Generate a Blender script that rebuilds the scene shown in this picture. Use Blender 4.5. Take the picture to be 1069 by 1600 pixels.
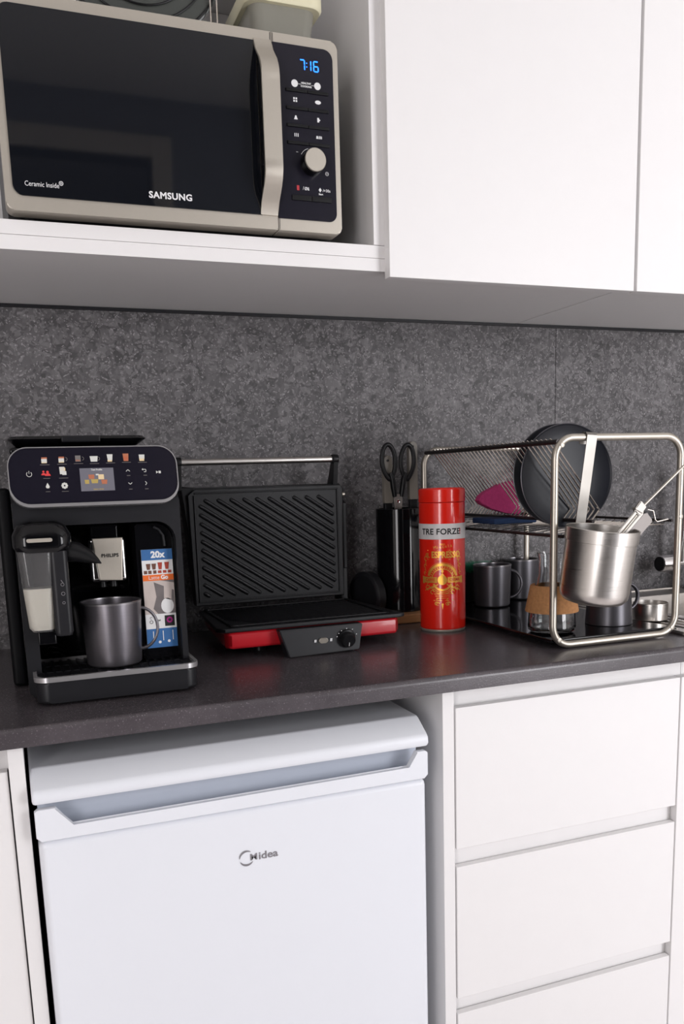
import bpy, bmesh, math, random
from mathutils import Vector, Matrix
R = math.radians
random.seed(7)
for o in list(bpy.data.objects):
    bpy.data.objects.remove(o)
COL = bpy.context.scene.collection
sc = bpy.context.scene

# ------------------------------------------------------------------ camera, light, exposure
YAW, PITCH, ROLL, FPX, CYP = 0.36261646, 0.17561456, -0.03092547, 1341.75, 986.62
CAM = Vector((0.0, -1.7266, 1.1982))
fw = Vector((math.sin(YAW)*math.cos(PITCH), math.cos(YAW)*math.cos(PITCH), -math.sin(PITCH)))
r0 = Vector((math.cos(YAW), -math.sin(YAW), 0)); u0 = r0.cross(fw)
rt = math.cos(ROLL)*r0 + math.sin(ROLL)*u0
up = -math.sin(ROLL)*r0 + math.cos(ROLL)*u0
cd = bpy.data.cameras.new('camera'); cam = bpy.data.objects.new('camera', cd); COL.objects.link(cam)
cam.matrix_world = Matrix(((rt.x, up.x, -fw.x, CAM.x), (rt.y, up.y, -fw.y, CAM.y), (rt.z, up.z, -fw.z, CAM.z), (0, 0, 0, 1)))
cd.sensor_fit = 'VERTICAL'; cd.sensor_height = 36.0; cd.sensor_width = 36.0*1069/1600
cd.lens = FPX/1600*36.0
cd.shift_y = (CYP-800)/1600.0
cd.clip_start = 0.02
sc.camera = cam
w = bpy.data.worlds.new('world'); sc.world = w; w.use_nodes = True
w.node_tree.nodes['Background'].inputs[0].default_value = (0.80, 0.88, 1.0, 1)
w.node_tree.nodes['Background'].inputs[1].default_value = 0.6
sc.view_settings.view_transform = 'Standard'; sc.view_settings.look = 'None'
sc.view_settings.exposure = 0.42; sc.view_settings.gamma = 1.0
sc.view_settings.use_curve_mapping = False

def area(name, loc, rot, sx, sy, power, color):
    l = bpy.data.lights.new(name, 'AREA'); l.shape = 'RECTANGLE'; l.size = sx; l.size_y = sy
    l.energy = power; l.color = color
    o = bpy.data.objects.new(name, l); COL.objects.link(o); o.location = loc; o.rotation_euler = rot
    return o
area('daylight_right_window', (2.25, -2.87, 1.30), (R(90), 0, 0), 1.05, 1.75, 42, (0.98, 0.968, 0.985))
area('daylight_left_window', (-1.35, -2.87, 1.30), (R(90), 0, 0), 0.75, 1.75, 25, (1.0, 0.96, 0.955))

def at(px, py, y):                       # the point at depth y seen at a place in the photograph
    v = fw + (px-534.5)/FPX*rt - (py-CYP)/FPX*up
    return CAM + v*((y-CAM.y)/v.y)
def atz(px, py, z):
    v = fw + (px-534.5)/FPX*rt - (py-CYP)/FPX*up
    return CAM + v*((z-CAM.z)/v.z)

# ------------------------------------------------------------------ materials
def new_mat(name):
    m = bpy.data.materials.new(name); m.use_nodes = True
    nt = m.node_tree; return m, nt, nt.nodes['Principled BSDF']
def mat(name, col, rough=0.5, metal=0.0, noise=0.04, nscale=60.0, bump=0.0, bscale=200.0, coat=0.0, trans=0.0, ior=1.45, aniso=0.0, spec=0.5, stretch=(1, 1, 1), rvar=0.0):
    m, nt, b = new_mat(name)
    b.inputs['Roughness'].default_value = rough; b.inputs['Metallic'].default_value = metal
    b.inputs['Coat Weight'].default_value = coat; b.inputs['Coat Roughness'].default_value = 0.05
    b.inputs['Transmission Weight'].default_value = trans; b.inputs['IOR'].default_value = ior
    b.inputs['Specular IOR Level'].default_value = spec
    tc = nt.nodes.new('ShaderNodeTexCoord'); mp = nt.nodes.new('ShaderNodeMapping'); mp.inputs['Scale'].default_value = stretch
    nt.links.new(tc.outputs['Object'], mp.inputs['Vector'])
    n = nt.nodes.new('ShaderNodeTexNoise'); n.inputs['Scale'].default_value = nscale; n.inputs['Detail'].default_value = 3
    nt.links.new(mp.outputs[0], n.inputs['Vector'])
    mx = nt.nodes.new('ShaderNodeMix'); mx.data_type = 'RGBA'
    mx.inputs[6].default_value = tuple(c*(1-noise) for c in col)+(1,)
    mx.inputs[7].default_value = tuple(min(1, c*(1+noise)) for c in col)+(1,)
    nt.links.new(n.outputs['Fac'], mx.inputs[0]); nt.links.new(mx.outputs[2], b.inputs['Base Color'])
    if rvar:
        mr = nt.nodes.new('ShaderNodeMapRange'); mr.inputs['To Min'].default_value = max(0, rough-rvar); mr.inputs['To Max'].default_value = rough+rvar
        nt.links.new(n.outputs['Fac'], mr.inputs['Value']); nt.links.new(mr.outputs[0], b.inputs['Roughness'])
    if bump:
        n2 = nt.nodes.new('ShaderNodeTexNoise'); n2.inputs['Scale'].default_value = bscale; n2.inputs['Detail'].default_value = 2
        nt.links.new(mp.outputs[0], n2.inputs['Vector'])
        bp = nt.nodes.new('ShaderNodeBump'); bp.inputs['Strength'].default_value = bump; bp.inputs['Distance'].default_value = 0.001
        nt.links.new(n2.outputs['Fac'], bp.inputs['Height']); nt.links.new(bp.outputs[0], b.inputs['Normal'])
    return m
def emit(name, col, s):
    m, nt, b = new_mat(name)
    b.inputs['Base Color'].default_value = (0.02, 0.02, 0.02, 1)
    n = nt.nodes.new('ShaderNodeTexNoise'); n.inputs['Scale'].default_value = 400
    mx = nt.nodes.new('ShaderNodeMix'); mx.data_type = 'RGBA'; mx.inputs[6].default_value = tuple(c*.9 for c in col)+(1,); mx.inputs[7].default_value = tuple(col)+(1,)
    nt.links.new(n.outputs['Fac'], mx.inputs[0]); nt.links.new(mx.outputs[2], b.inputs['Emission Color'])
    b.inputs['Emission Strength'].default_value = s
    return m
def stone_wall():
    m, nt, b = new_mat('grey_stone_tile'); N = nt.nodes; L = nt.links
    tc = N.new('ShaderNodeTexCoord')
    # warp the lookup so chips are irregular
    wn = N.new('ShaderNodeTexNoise'); wn.inputs['Scale'].default_value = 38; wn.inputs['Detail'].default_value = 5
    L.new(tc.outputs['Object'], wn.inputs['Vector'])
    wv = N.new('ShaderNodeVectorMath'); wv.operation = 'SCALE'; wv.inputs['Scale'].default_value = 0.030
    L.new(wn.outputs['Color'], wv.inputs[0])
    av = N.new('ShaderNodeVectorMath'); av.operation = 'ADD'; L.new(tc.outputs['Object'], av.inputs[0]); L.new(wv.outputs[0], av.inputs[1])
    def chips(scale, lo, hi, dark, light):
        v = N.new('ShaderNodeTexVoronoi'); v.inputs['Scale'].default_value = scale; L.new(av.outputs[0], v.inputs['Vector'])
        s = N.new('ShaderNodeSeparateColor'); L.new(v.outputs['Color'], s.inputs[0])
        cr = N.new('ShaderNodeMapRange'); cr.inputs['From Min'].default_value = 0; cr.inputs['From Max'].default_value = 1
        cr.inputs['To Min'].default_value = dark; cr.inputs['To Max'].default_value = light
        L.new(s.outputs[0], cr.inputs['Value'])
        # mask: only some cells are chips, and only their middle
        g = N.new('ShaderNodeMath'); g.operation = 'GREATER_THAN'; g.inputs[1].default_value = lo; L.new(s.outputs[1], g.inputs[0])
        d = N.new('ShaderNodeMapRange'); d.inputs['From Min'].default_value = hi; d.inputs['From Max'].default_value = hi*0.75
        L.new(v.outputs['Distance'], d.inputs['Value'])
        mk = N.new('ShaderNodeMath'); mk.operation = 'MULTIPLY'; L.new(g.outputs[0], mk.inputs[0]); L.new(d.outputs[0], mk.inputs[1])
        return cr.outputs[0], mk.outputs[0]
    base = N.new('ShaderNodeTexNoise'); base.inputs['Scale'].default_value = 6; base.inputs['Detail'].default_value = 9; base.inputs['Roughness'].default_value = 0.72
    L.new(tc.outputs['Object'], base.inputs['Vector'])
    br = N.new('ShaderNodeMapRange'); br.inputs['From Min'].default_value = 0.3; br.inputs['From Max'].default_value = 0.7
    br.inputs['To Min'].default_value = 0.052; br.inputs['To Max'].default_value = 0.125
    L.new(base.outputs['Fac'], br.inputs['Value'])
    cur = br.outputs[0]
    for args in ((22, .60, .80, .045, .15), (48, .50, .80, .035, .19), (95, .45, .80, .035, .21), (190, .50, .75, .045, .24), (330, .86, .60, .22, .40)):
        c, mk = chips(*args)
        mm = N.new('ShaderNodeMath'); mm.operation = 'MULTIPLY'; mm.inputs[1].default_value = 0.64; L.new(mk, mm.inputs[0])
        mx = N.new('ShaderNodeMix'); mx.data_type = 'FLOAT'
        L.new(mm.outputs[0], mx.inputs[0]); L.new(cur, mx.inputs[2]); L.new(c, mx.inputs[3]); cur = mx.outputs[0]
    cc = N.new('ShaderNodeCombineColor')
    for k, f in enumerate((.90, 0.85, .885)):
        q = N.new('ShaderNodeMath'); q.operation = 'MULTIPLY'; q.inputs[1].default_value = f; L.new(cur, q.inputs[0]); L.new(q.outputs[0], cc.inputs[k])
    L.new(cc.outputs[0], b.inputs['Base Color'])
    b.inputs['Roughness'].default_value = 0.55; b.inputs['Specular IOR Level'].default_value = 0.35
    return m
def counter_mat():
    m, nt, b = new_mat('dark_speckled_laminate'); N = nt.nodes; L = nt.links
    tc = N.new('ShaderNodeTexCoord')
    n1 = N.new('ShaderNodeTexNoise'); n1.inputs['Scale'].default_value = 9; n1.inputs['Detail'].default_value = 8; n1.inputs['Roughness'].default_value = .7
    n2 = N.new('ShaderNodeTexNoise'); n2.inputs['Scale'].default_value = 420; n2.inputs['Detail'].default_value = 2
    L.new(tc.outputs['Object'], n1.inputs['Vector']); L.new(tc.outputs['Object'], n2.inputs['Vector'])
    a = N.new('ShaderNodeMapRange'); a.inputs['From Min'].default_value = .3; a.inputs['From Max'].default_value = .7; a.inputs['To Min'].default_value = .050; a.inputs['To Max'].default_value = .085
    L.new(n1.outputs['Fac'], a.inputs['Value'])
    s = N.new('ShaderNodeMapRange'); s.inputs['From Min'].default_value = .62; s.inputs['From Max'].default_value = .75; s.inputs['To Min'].default_value = 0; s.inputs['To Max'].default_value = .12
    L.new(n2.outputs['Fac'], s.inputs['Value'])
    ad = N.new('ShaderNodeMath'); L.new(a.outputs[0], ad.inputs[0]); L.new(s.outputs[0], ad.inputs[1])
    cc = N.new('ShaderNodeCombineColor')
    for k, f in enumerate((1.07, .93, 1.03)):
        q = N.new('ShaderNodeMath'); q.operation = 'MULTIPLY'; q.inputs[1].default_value = f; L.new(ad.outputs[0], q.inputs[0]); L.new(q.outputs[0], cc.inputs[k])
    L.new(cc.outputs[0], b.inputs['Base Color'])
    b.inputs['Roughness'].default_value = .27; b.inputs['Specular IOR Level'].default_value = .5
    bp = N.new('ShaderNodeBump'); bp.inputs['Strength'].default_value = .25; bp.inputs['Distance'].default_value = .0006
    L.new(n2.outputs['Fac'], bp.inputs['Height']); L.new(bp.outputs[0], b.inputs['Normal'])
    return m
def brushed(name, col, rough=.28, scale=(1, 1, 60), s=18):
    return mat(name, col, rough, 1.0, noise=.10, nscale=s, stretch=scale, rvar=.07)
M = dict(
    wall=stone_wall(), counter=counter_mat(),
    white=mat('white_laminate', (.80, .785, .785), .42, noise=.01, nscale=30, bump=.06, bscale=500),
    fridge=mat('white_enamel', (.78, .80, .85), .28, noise=.008, nscale=10, bump=.03, bscale=300),
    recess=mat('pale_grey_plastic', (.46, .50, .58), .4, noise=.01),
    plaster=mat('painted_plaster', (.62, .60, .58), .9, noise=.03, nscale=8),
    ceil=mat('ceiling_paint', (.80, .79, .77), .9, noise=.02, nscale=8),
    floor=mat('pale_floor_tile', (.78, .74, .74), .45, noise=.06, nscale=4),
    trimw=mat('white_door_trim', (.88, .82, .72), .5, noise=.02),  # warm light falling on the door jamb is put into this colour
    dark=mat('hallway_darkness_colour', (.05, .045, .04), .9, noise=.1),  # the hall's lack of light is put into its wall colour
    bplas=mat('black_satin_plastic', (.007, .007, .008), .36, spec=.28, noise=.1, bump=.05, bscale=600),
    bgrey=mat('charcoal_plastic', (.013, .013, .0155), .38, spec=.32, noise=.08, bump=.06, bscale=700),
    bgloss=mat('black_gloss_plastic', (.004, .004, .005), .09, noise=.05, spec=.42),
    bmatte=mat('black_nonstick_coating', (.009, .009, .0105), .38, spec=.30, noise=.2, nscale=300, bump=.3, bscale=900),
    dglass=mat('dark_door_glass', (.006, .007, .010), .035, noise=.05, spec=.62),
    navy=mat('dark_navy_panel', (.011, .010, .017), .2, noise=.05, spec=.4),
    champ=mat('champagne_metal_paint', (.50, .46, .40), .42, metal=.6, noise=.02, nscale=200),
    steel=brushed('brushed_steel', (.62, .59, .56), .30),
    steelh=brushed('brushed_steel_utensil', (.36, .34, .315), .46, (1, 1, 1), 40),
    tube=mat('satin_nickel_tube', (.50, .46, .40), .36, metal=.85, noise=.04, nscale=40),
    chrome=mat('chrome', (.85, .84, .85), .14, metal=1, noise=.02), bezel=mat('satin_chrome_bezel', (.52, .51, .52), .24, metal=.65, noise=.02), blackside=mat('deep_black_plastic', (.003, .003, .004), .5, spec=.15), wallf=mat('dimmed_plaster', (.34, .36, .40), .9, noise=.03, nscale=8),  # wallf: plaster with the rear wall's dimness put into its colour
    red=mat('red_gloss_lacquer', (.46, .010, .018), .26, noise=.03, coat=.35),
    canred=mat('red_painted_tin', (.78, .018, .008), .22, noise=.02, coat=.6),
    gold=mat('gold_foil_print', (.90, .46, .08), .34, metal=.6, noise=.12, nscale=500),
    band=mat('grey_white_label_band', (.66, .64, .64), .35, noise=.02),
    ink=mat('black_ink', (.01, .01, .01), .5), white_ink=mat('white_print', (.75, .75, .76), .5),
    grey_ink=mat('grey_logo_metal', (.28, .27, .29), .35, metal=.4), red_ink=mat('red_print', (.45, .03, .04), .5),
    mug=mat('gunmetal_glaze', (.085, .082, .092), .33, metal=.65, noise=.06, nscale=30, stretch=(1, 1, 30)),
    mug_lip=mat('gunmetal_rim', (.25, .24, .25), .3, metal=.8),
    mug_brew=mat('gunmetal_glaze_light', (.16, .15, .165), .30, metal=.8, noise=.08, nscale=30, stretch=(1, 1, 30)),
    plate=mat('matte_navy_black_stoneware', (.010, .011, .016), .34, spec=.3, noise=.06),
    glass=mat('clear_glass', (.96, .97, .97), .02, trans=1, ior=1.45, noise=0),
    cleard=mat('clear_plastic', (.86, .85, .86), .06, trans=.92, ior=1.35, noise=0),
    cork=mat('cork', (.40, .19, .075), .85, noise=.35, nscale=220, bump=.3, bscale=300),
    wood=mat('beech_wood', (.38, .18, .075), .5, noise=.2, nscale=18, stretch=(1, 12, 12)),
    milk=mat('milk', (.80, .77, .66), .35, noise=.01),
    handle=mat('taupe_knife_handle', (.20, .18, .155), .4, noise=.06),
    taupe=mat('warm_grey_steel_handle', (.22, .20, .19), .42, metal=.5, noise=.04),
    pink=mat('magenta_sponge', (.42, .035, .15), .9, noise=.25, nscale=200, bump=.6, bscale=300),
    blue=mat('navy_cloth', (.012, .035, .10), .8, noise=.2, nscale=150, bump=.3),
    green=mat('green_bristles', (.006, .14, .07), .7, noise=.4, nscale=100),
    cream=mat('cream_plastic', (.70, .66, .47), .45, noise=.02),
    olive=mat('smoked_clear_plastic', (.42, .41, .36), .18, trans=.45, ior=1.2, noise=.03),
    greylid=mat('dark_grey_glass_lid', (.06, .065, .06), .22, noise=.05),
    wire_dark=mat('dark_coated_wire', (.03, .025, .025), .4, metal=.5),
    wire=mat('steel_wire', (.70, .65, .60), .26, metal=1),
    card_blue=mat('card_blue', (.035, .13, .33), .45), card_white=mat('card_white', (.72, .72, .72), .45), card_orange=mat('card_orange', (.75, .15, .025), .45),
    card_grey=mat('card_photo_grey', (.16, .14, .14), .45, noise=.3, nscale=60), card_cream=mat('card_photo_cream', (.52, .45, .42), .45, noise=.1, nscale=80),
    card_red=mat('card_photo_red', (.36, .05, .03), .45), card_brown=mat('card_photo_brown', (.14, .06, .04), .45), card_mag=mat('card_magenta', (.30, .01, .16), .4),
    lcd=emit('blue_display_digits', (.01, .16, 1.0), 3.2), scr=emit('lit_screen', (.16, .15, .19), .6),
    ic_w=emit('lit_icon_white', (.85, .82, .78), .55), ic_c=emit('lit_icon_cream', (.95, .70, .40), 0.60), ic_r=emit('lit_icon_red', (.85, .03, .03), 0.60),
    ic_o=emit('lit_icon_coffee', (.60, .17, .07), 0.54), ic_g=emit('lit_icon_amber', (.60, .42, .10), 0.54), ic_d=emit('lit_icon_dim', (.30, .26, .25), 0.36),
    pane=mat('window_glass', (.95, .97, 1), .02, trans=1, ior=1.1, noise=0),
)

# ------------------------------------------------------------------ mesh helpers
def bm_new(): return bmesh.new()
def box(bm, x0, x1, y0, y1, z0, z1, bev=0.0, seg=2):
    vs = [bm.verts.new(p) for p in ((x0, y0, z0), (x1, y0, z0), (x1, y1, z0), (x0, y1, z0), (x0, y0, z1), (x1, y0, z1), (x1, y1, z1), (x0, y1, z1))]
    fs = [bm.faces.new([vs[i] for i in f]) for f in ((0, 3, 2, 1), (4, 5, 6, 7), (0, 1, 5, 4), (1, 2, 6, 5), (2, 3, 7, 6), (3, 0, 4, 7))]
    if bev > 0:
        es = list({e for f in fs for e in f.edges})
        bmesh.ops.bevel(bm, geom=es, offset=bev, segments=seg, profile=0.5, affect='EDGES')
    return bm
def rrect(x0, x1, z0, z1, r, n=6):
    if not isinstance(r, (tuple, list)): r = (r,)*4          # bl br tr tl
    out = []
    for (cx, cz, a0, rr) in ((x0+r[0], z0+r[0], 180, r[0]), (x1-r[1], z0+r[1], 270, r[1]), (x1-r[2], z1-r[2], 0, r[2]), (x0+r[3], z1-r[3], 90, r[3])):
        for k in range(n+1):
            a = R(a0+90*k/n); out.append((cx+rr*math.cos(a), cz+rr*math.sin(a)))
    return out
def prism(bm, pts, y0, y1, axis='y', bev=0.0):
    """pts: outline (u, v); extruded along an axis between y0 and y1"""
    def P(u, v, t):
        return (u, t, v) if axis == 'y' else ((t, u, v) if axis == 'x' else (u, v, t))
    a = [bm.verts.new(P(u, v, y0)) for u, v in pts]; b = [bm.verts.new(P(u, v, y1)) for u, v in pts]
    n = len(pts)
    fs = [bm.faces.new(a), bm.faces.new(list(reversed(b)))]
    for i in range(n):
        fs.append(bm.faces.new((a[i], b[i], b[(i+1) % n], a[(i+1) % n])))
    if bev > 0:
        es = [e for f in fs[:2] for e in f.edges]
        bmesh.ops.bevel(bm, geom=list(set(es)), offset=bev, segments=2, profile=.5, affect='EDGES')
    bmesh.ops.recalc_face_normals(bm, faces=bm.faces)
    return bm
def ring(bm, outer, inner, y0, y1, axis='y'):
    """frame between two outlines with the same vertex count"""
    def P(u, v, t): return (u, t, v) if axis == 'y' else ((t, u, v) if axis == 'x' else (u, v, t))
    n = len(outer); V = [[bm.verts.new(P(u, v, t)) for u, v in o] for o in (outer, inner) for t in (y0, y1)]
    of, ob, inf, inb = V
    for i in range(n):
        j = (i+1) % n
        for q in ((of[i], of[j], inf[j], inf[i]), (ob[i], inb[i], inb[j], ob[j]), (of[i], ob[i], ob[j], of[j]), (inf[i], inf[j], inb[j], inb[i])):
            bm.faces.new(q)
    bmesh.ops.recalc_face_normals(bm, faces=bm.faces)
    return bm
def lathe(bm, prof, c=(0, 0, 0), n=48, axis='z', arc=None):
    """prof: list of (radius, height)"""
    rings = []
    for r, h in prof:
        if r < 1e-6:
            p = (0, 0, h)
            rings.append([bm.verts.new(p)])
        else:
            rings.append([bm.verts.new((r*math.cos(2*math.pi*k/n), r*math.sin(2*math.pi*k/n), h)) for k in range(n)])
    vs = [v for q in rings for v in q]
    for a, b in zip(rings, rings[1:]):
        for k in range(n):
            k2 = (k+1) % n
            if len(a) == 1 and len(b) == 1: continue
            if len(a) == 1: bm.faces.new((a[0], b[k], b[k2]))
            elif len(b) == 1: bm.faces.new((a[k], b[0], a[k2]))
            else: bm.faces.new((a[k], b[k], b[k2], a[k2]))
    if axis == 'y': T = Matrix.Rotation(R(90), 4, 'X')      # +z -> -y
    elif axis == 'x': T = Matrix.Rotation(R(90), 4, 'Y')    # +z -> +x
    else: T = Matrix.Identity(4)
    T = Matrix.Translation(c) @ T
    for v in vs: v.co = T @ v.co
    bmesh.ops.recalc_face_normals(bm, faces=bm.faces)
    return bm
def tube(bm, path, r, n=10, closed=False, caps=True, flat=1.0):
    path = [Vector(p) for p in path]; m = len(path); rings = []
    def tan(i):
        if closed: return (path[(i+1) % m]-path[i-1]).normalized()
        a = path[max(i-1, 0)]; b = path[min(i+1, m-1)]; return (b-a).normalized()
    t0 = tan(0); ref = Vector((0, 0, 1)) if abs(t0.z) < .9 else Vector((1, 0, 0))
    nrm = t0.cross(ref).normalized()
    for i in range(m):
        t = tan(i); nrm = (nrm - t*nrm.dot(t)).normalized(); bn = t.cross(nrm)
        rr = r[i] if isinstance(r, (list, tuple)) else r
        rings.append([bm.verts.new(path[i] + rr*(math.cos(2*math.pi*k/n)*nrm + flat*math.sin(2*math.pi*k/n)*bn)) for k in range(n)])
    for i in range(m if closed else m-1):
        a, b = rings[i], rings[(i+1) % m]
        for k in range(n): bm.faces.new((a[k], a[(k+1) % n], b[(k+1) % n], b[k]))
    if not closed and caps:
        bm.faces.new(list(reversed(rings[0]))); bm.faces.new(rings[-1])
    bmesh.ops.recalc_face_normals(bm, faces=bm.faces)
    return bm
def rrpath(x0, x1, z0, z1, r, y, n=8):
    return [(u, y, v) for u, v in rrect(x0, x1, z0, z1, r, n)]
def xf(bm, m4, start=0):
    bm.verts.ensure_lookup_table()
    for v in bm.verts[start:]: v.co = m4 @ v.co
def text(bm, s, x, y, z, h, bold=0.0, ext=0.0004, align='CENTER', wide=1.0, tilt=0.0, space=1.0):
    """lettering standing in the XZ plane, facing -Y; h = height of a capital"""
    cu = bpy.data.curves.new('t', 'FONT'); cu.body = s; cu.size = h/0.72; cu.align_x = align; cu.align_y = 'CENTER'
    cu.extrude = 0; cu.offset = bold*h; cu.resolution_u = 3; cu.space_character = space
    o = bpy.data.objects.new('t', cu); COL.objects.link(o)
    bpy.context.view_layer.update()
    me = bpy.data.meshes.new_from_object(o.evaluated_get(bpy.context.evaluated_depsgraph_get()))
    n0 = len(bm.verts)
    bm.from_mesh(me); bm.verts.ensure_lookup_table()
    new = bm.verts[n0:]
    T = Matrix.Translation((x, y, z)) @ Matrix.Rotation(tilt, 4, 'Y') @ Matrix.Rotation(R(90), 4, 'X') @ Matrix.Diagonal((wide, 1, 1, 1))
    for v in new: v.co = T @ v.co
    bpy.data.objects.remove(o); bpy.data.curves.remove(cu); bpy.data.meshes.remove(me)
    return bm
def patch(bm, pts, y):
    """flat printed shape (u, v) at depth y"""
    bm.faces.new([bm.verts.new((u, y, v)) for u, v in pts]); return bm
def rectp(bm, x0, x1, z0, z1, y): return patch(bm, [(x0, z0), (x1, z0), (x1, z1), (x0, z1)], y)
def disc(bm, cx, cz, r, y, n=20, rz=None): return patch(bm, [(cx+r*math.cos(2*math.pi*k/n), cz+(rz or r)*math.sin(2*math.pi*k/n)) for k in range(n)], y)
def arc_band(bm, cx, cz, r0_, r1_, a0, a1, y, n=16):
    for k in range(n):
        a, b = R(a0+(a1-a0)*k/n), R(a0+(a1-a0)*(k+1)/n)
        patch(bm, [(cx+r1_*math.cos(a), cz+r1_*math.sin(a)), (cx+r0_*math.cos(a), cz+r0_*math.sin(a)), (cx+r0_*math.cos(b), cz+r0_*math.sin(b)), (cx+r1_*math.cos(b), cz+r1_*math.sin(b))], y)
    return bm

BASE = {}
def thing(name, loc, label, cat, group=None):
    o = bpy.data.objects.new(name, None); o.empty_display_size = .05; COL.objects.link(o); o.location = loc
    o['label'] = label; o['category'] = cat
    if group: o['group'] = group
    BASE[o.name] = Vector(loc); return o
def mesh_obj(name, bm, m, off, smooth=35):
    me = bpy.data.meshes.new(name)
    for v in bm.verts: v.co -= off
    bm.normal_update(); bm.to_mesh(me); bm.free()
    for p in me.polygons: p.use_smooth = True
    # area-weighted corner normals: flat faces stay flat next to their rounded edges
    vf = [[] for _ in me.vertices]
    fn = [p.normal.copy() for p in me.polygons]; fa = [p.area for p in me.polygons]
    for p in me.polygons:
        for vi in p.vertices: vf[vi].append(p.index)
    lim = math.cos(R(smooth+14)); out_ = []
    for p in me.polygons:
        n0_ = fn[p.index]
        for vi in p.vertices:
            acc = Vector((0, 0, 0))
            for g in vf[vi]:
                if fn[g].dot(n0_) > lim: acc += fn[g]*fa[g]
            out_.append(acc.normalized() if acc.length > 0 else n0_)
    if out_: me.normals_split_custom_set(out_)
    me.materials.append(m if not isinstance(m, str) else M[m])
    o = bpy.data.objects.new(name, me); COL.objects.link(o); return o
def part(name, bm, m, parent, label=None, smooth=35):
    off = BASE[parent.name]
    o = mesh_obj(name, bm, m, off, smooth); o.parent = parent; BASE[o.name] = off
    if label: o['label'] = label
    return o
def solo(name, bm, m, loc, label, cat, group=None, smooth=35):
    o = mesh_obj(name, bm, m, Vector(loc), smooth); o.location = loc
    o['label'] = label; o['category'] = cat
    if group: o['group'] = group
    BASE[o.name] = Vector(loc); return o
def struct(name, bm, m, parent=None):
    o = mesh_obj(name, bm, m, Vector((0, 0, 0)))
    if parent: o.parent = parent
    else: o['kind'] = 'structure'
    BASE[o.name] = Vector((0, 0, 0)); return o

# ------------------------------------------------------------------ the room
XL, XR, YB, ZC = -2.0, 3.0, -2.9, 2.75
bm = bm_new()
box(bm, XL, 1.1975, 0, .01, .0, ZC); box(bm, 1.1990, XR, 0, .01, 0, ZC); box(bm, XL, XR, .012, .1, 0, ZC)
struct('wall_back', bm, 'wall')
struct('wall_left', box(bm_new(), XL-.1, XL, YB, 0.1, 0, ZC), 'plaster')
struct('wall_right', box(bm_new(), XR, XR+.1, YB, 0.1, 0, ZC), 'plaster')
struct('floor', box(bm_new(), XL, XR, YB-1.6, .1, -.1, 0), 'floor')
struct('ceiling', box(bm_new(), XL, XR, YB-1.6, .1, ZC, ZC+.1), 'ceil')
bm = bm_new()   # wall behind the photographer: two windows and an opening to the dark hall
DX0, DX1, DZ = -.55, .68, 2.52
W1 = (1.70, 2.80, .40, 2.20); W2 = (-1.75, -.95, .40, 2.20)
def wcol(x0, x1): box(bm, x0, x1, YB-.12, YB, 0, ZC)
wcol(XL, W2[0]); wcol(W2[1], DX0); wcol(DX1, W1[0]); wcol(W1[1], XR)
box(bm, DX0, DX1, YB-.12, YB, DZ, ZC)
for q in (W1, W2): box(bm, q[0], q[1], YB-.12, YB, 0, q[2]); box(bm, q[0], q[1], YB-.12, YB, q[3], ZC)
struct('wall_front', bm, 'wallf')
bm = bm_new(); box(bm, DX0-.3, DX1+.3, YB-1.6, YB-1.5, 0, ZC); box(bm, DX0-.4, DX0-.3, YB-1.6, YB-.12, 0, ZC); box(bm, DX1+.3, DX1+.4, YB-1.6, YB-.12, 0, ZC)
struct('wall_hall', bm, 'dark')
bm = bm_new()
box(bm, DX0-.08, DX0, YB-.13, YB+.02, 0, DZ+.08, .004); box(bm, DX1, DX1+.08, YB-.13, YB+.02, 0, DZ+.08, .004); box(bm, DX0, DX1, YB-.13, YB+.02, DZ, DZ+.08, .004)
struct('trim_1', bm, 'trimw')
for k, q in enumerate((W1, W2)):
    bm = bm_new(); x0, x1, z0, z1 = q
    for a in ((x0, x0+.05, z0, z1), (x1-.05, x1, z0, z1), (x0, x1, z0, z0+.05), (x0, x1, z1-.05, z1)): box(bm, a[0], a[1], YB-.10, YB-.04, a[2], a[3])
    wo = struct('window_%d' % (k+1), bm, 'trimw')
    struct('window_pane', box(bm_new(), x0+.05, x1-.05, YB-.075, YB-.069, z0+.05, z1-.05), 'pane', wo)

# ------------------------------------------------------------------ upper cabinets
SY = -.3816; Z0, Z1, ZT = 1.5265, 1.566, 2.06
cab = thing('wall_cabinet', (-.2, -.19, Z0), 'open white wall cabinet bay holding the silver microwave', 'cabinet')
bm = bm_new(); box(bm, -.28, .60495, SY, -.002, Z0, Z0+.0195); part('bottom_panel', bm, 'white', cab)
bm = bm_new(); box(bm, -.28, .6045, SY, -.002, Z0+.0201, Z1, .0006); part('shelf', bm, 'white', cab)
bm = bm_new(); box(bm, .585, .6045, SY-.001, -.002, Z1+.0004, ZT, .0006); part('side_panel', bm, 'white', cab)
part('top_panel', box(bm_new(), -.28, .584, SY, -.002, ZT-.02, ZT, .0006), 'white', cab)
part('back_panel', box(bm_new(), -.28, .584, -.035, -.022, Z1+.0005, ZT-.021), 'white', cab)
part('side_panel', box(bm_new(), -.30, -.281, SY, -.002, Z0, ZT, .0006), 'white', cab)
def door_cab(x0, x1, label):
    c = thing('wall_cabinet', ((x0+x1)/2, -.19, Z0), label, 'cabinet')
    part('carcass', box(bm_new(), x0+.003, x1+.0029, SY, -.002, Z0, ZT), 'white', c)
    part('door', box(bm_new(), x0+.0015, x1-.0015, SY-.020, SY+.0005, Z0-.012, ZT, .0012), 'white', c)
    return c
door_cab(.602, 1.0855, 'white wall cabinet with flat door right beside the microwave bay')
door_cab(1.0885, 1.57, 'white wall cabinet at right edge of photo, right of the door seam')
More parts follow.
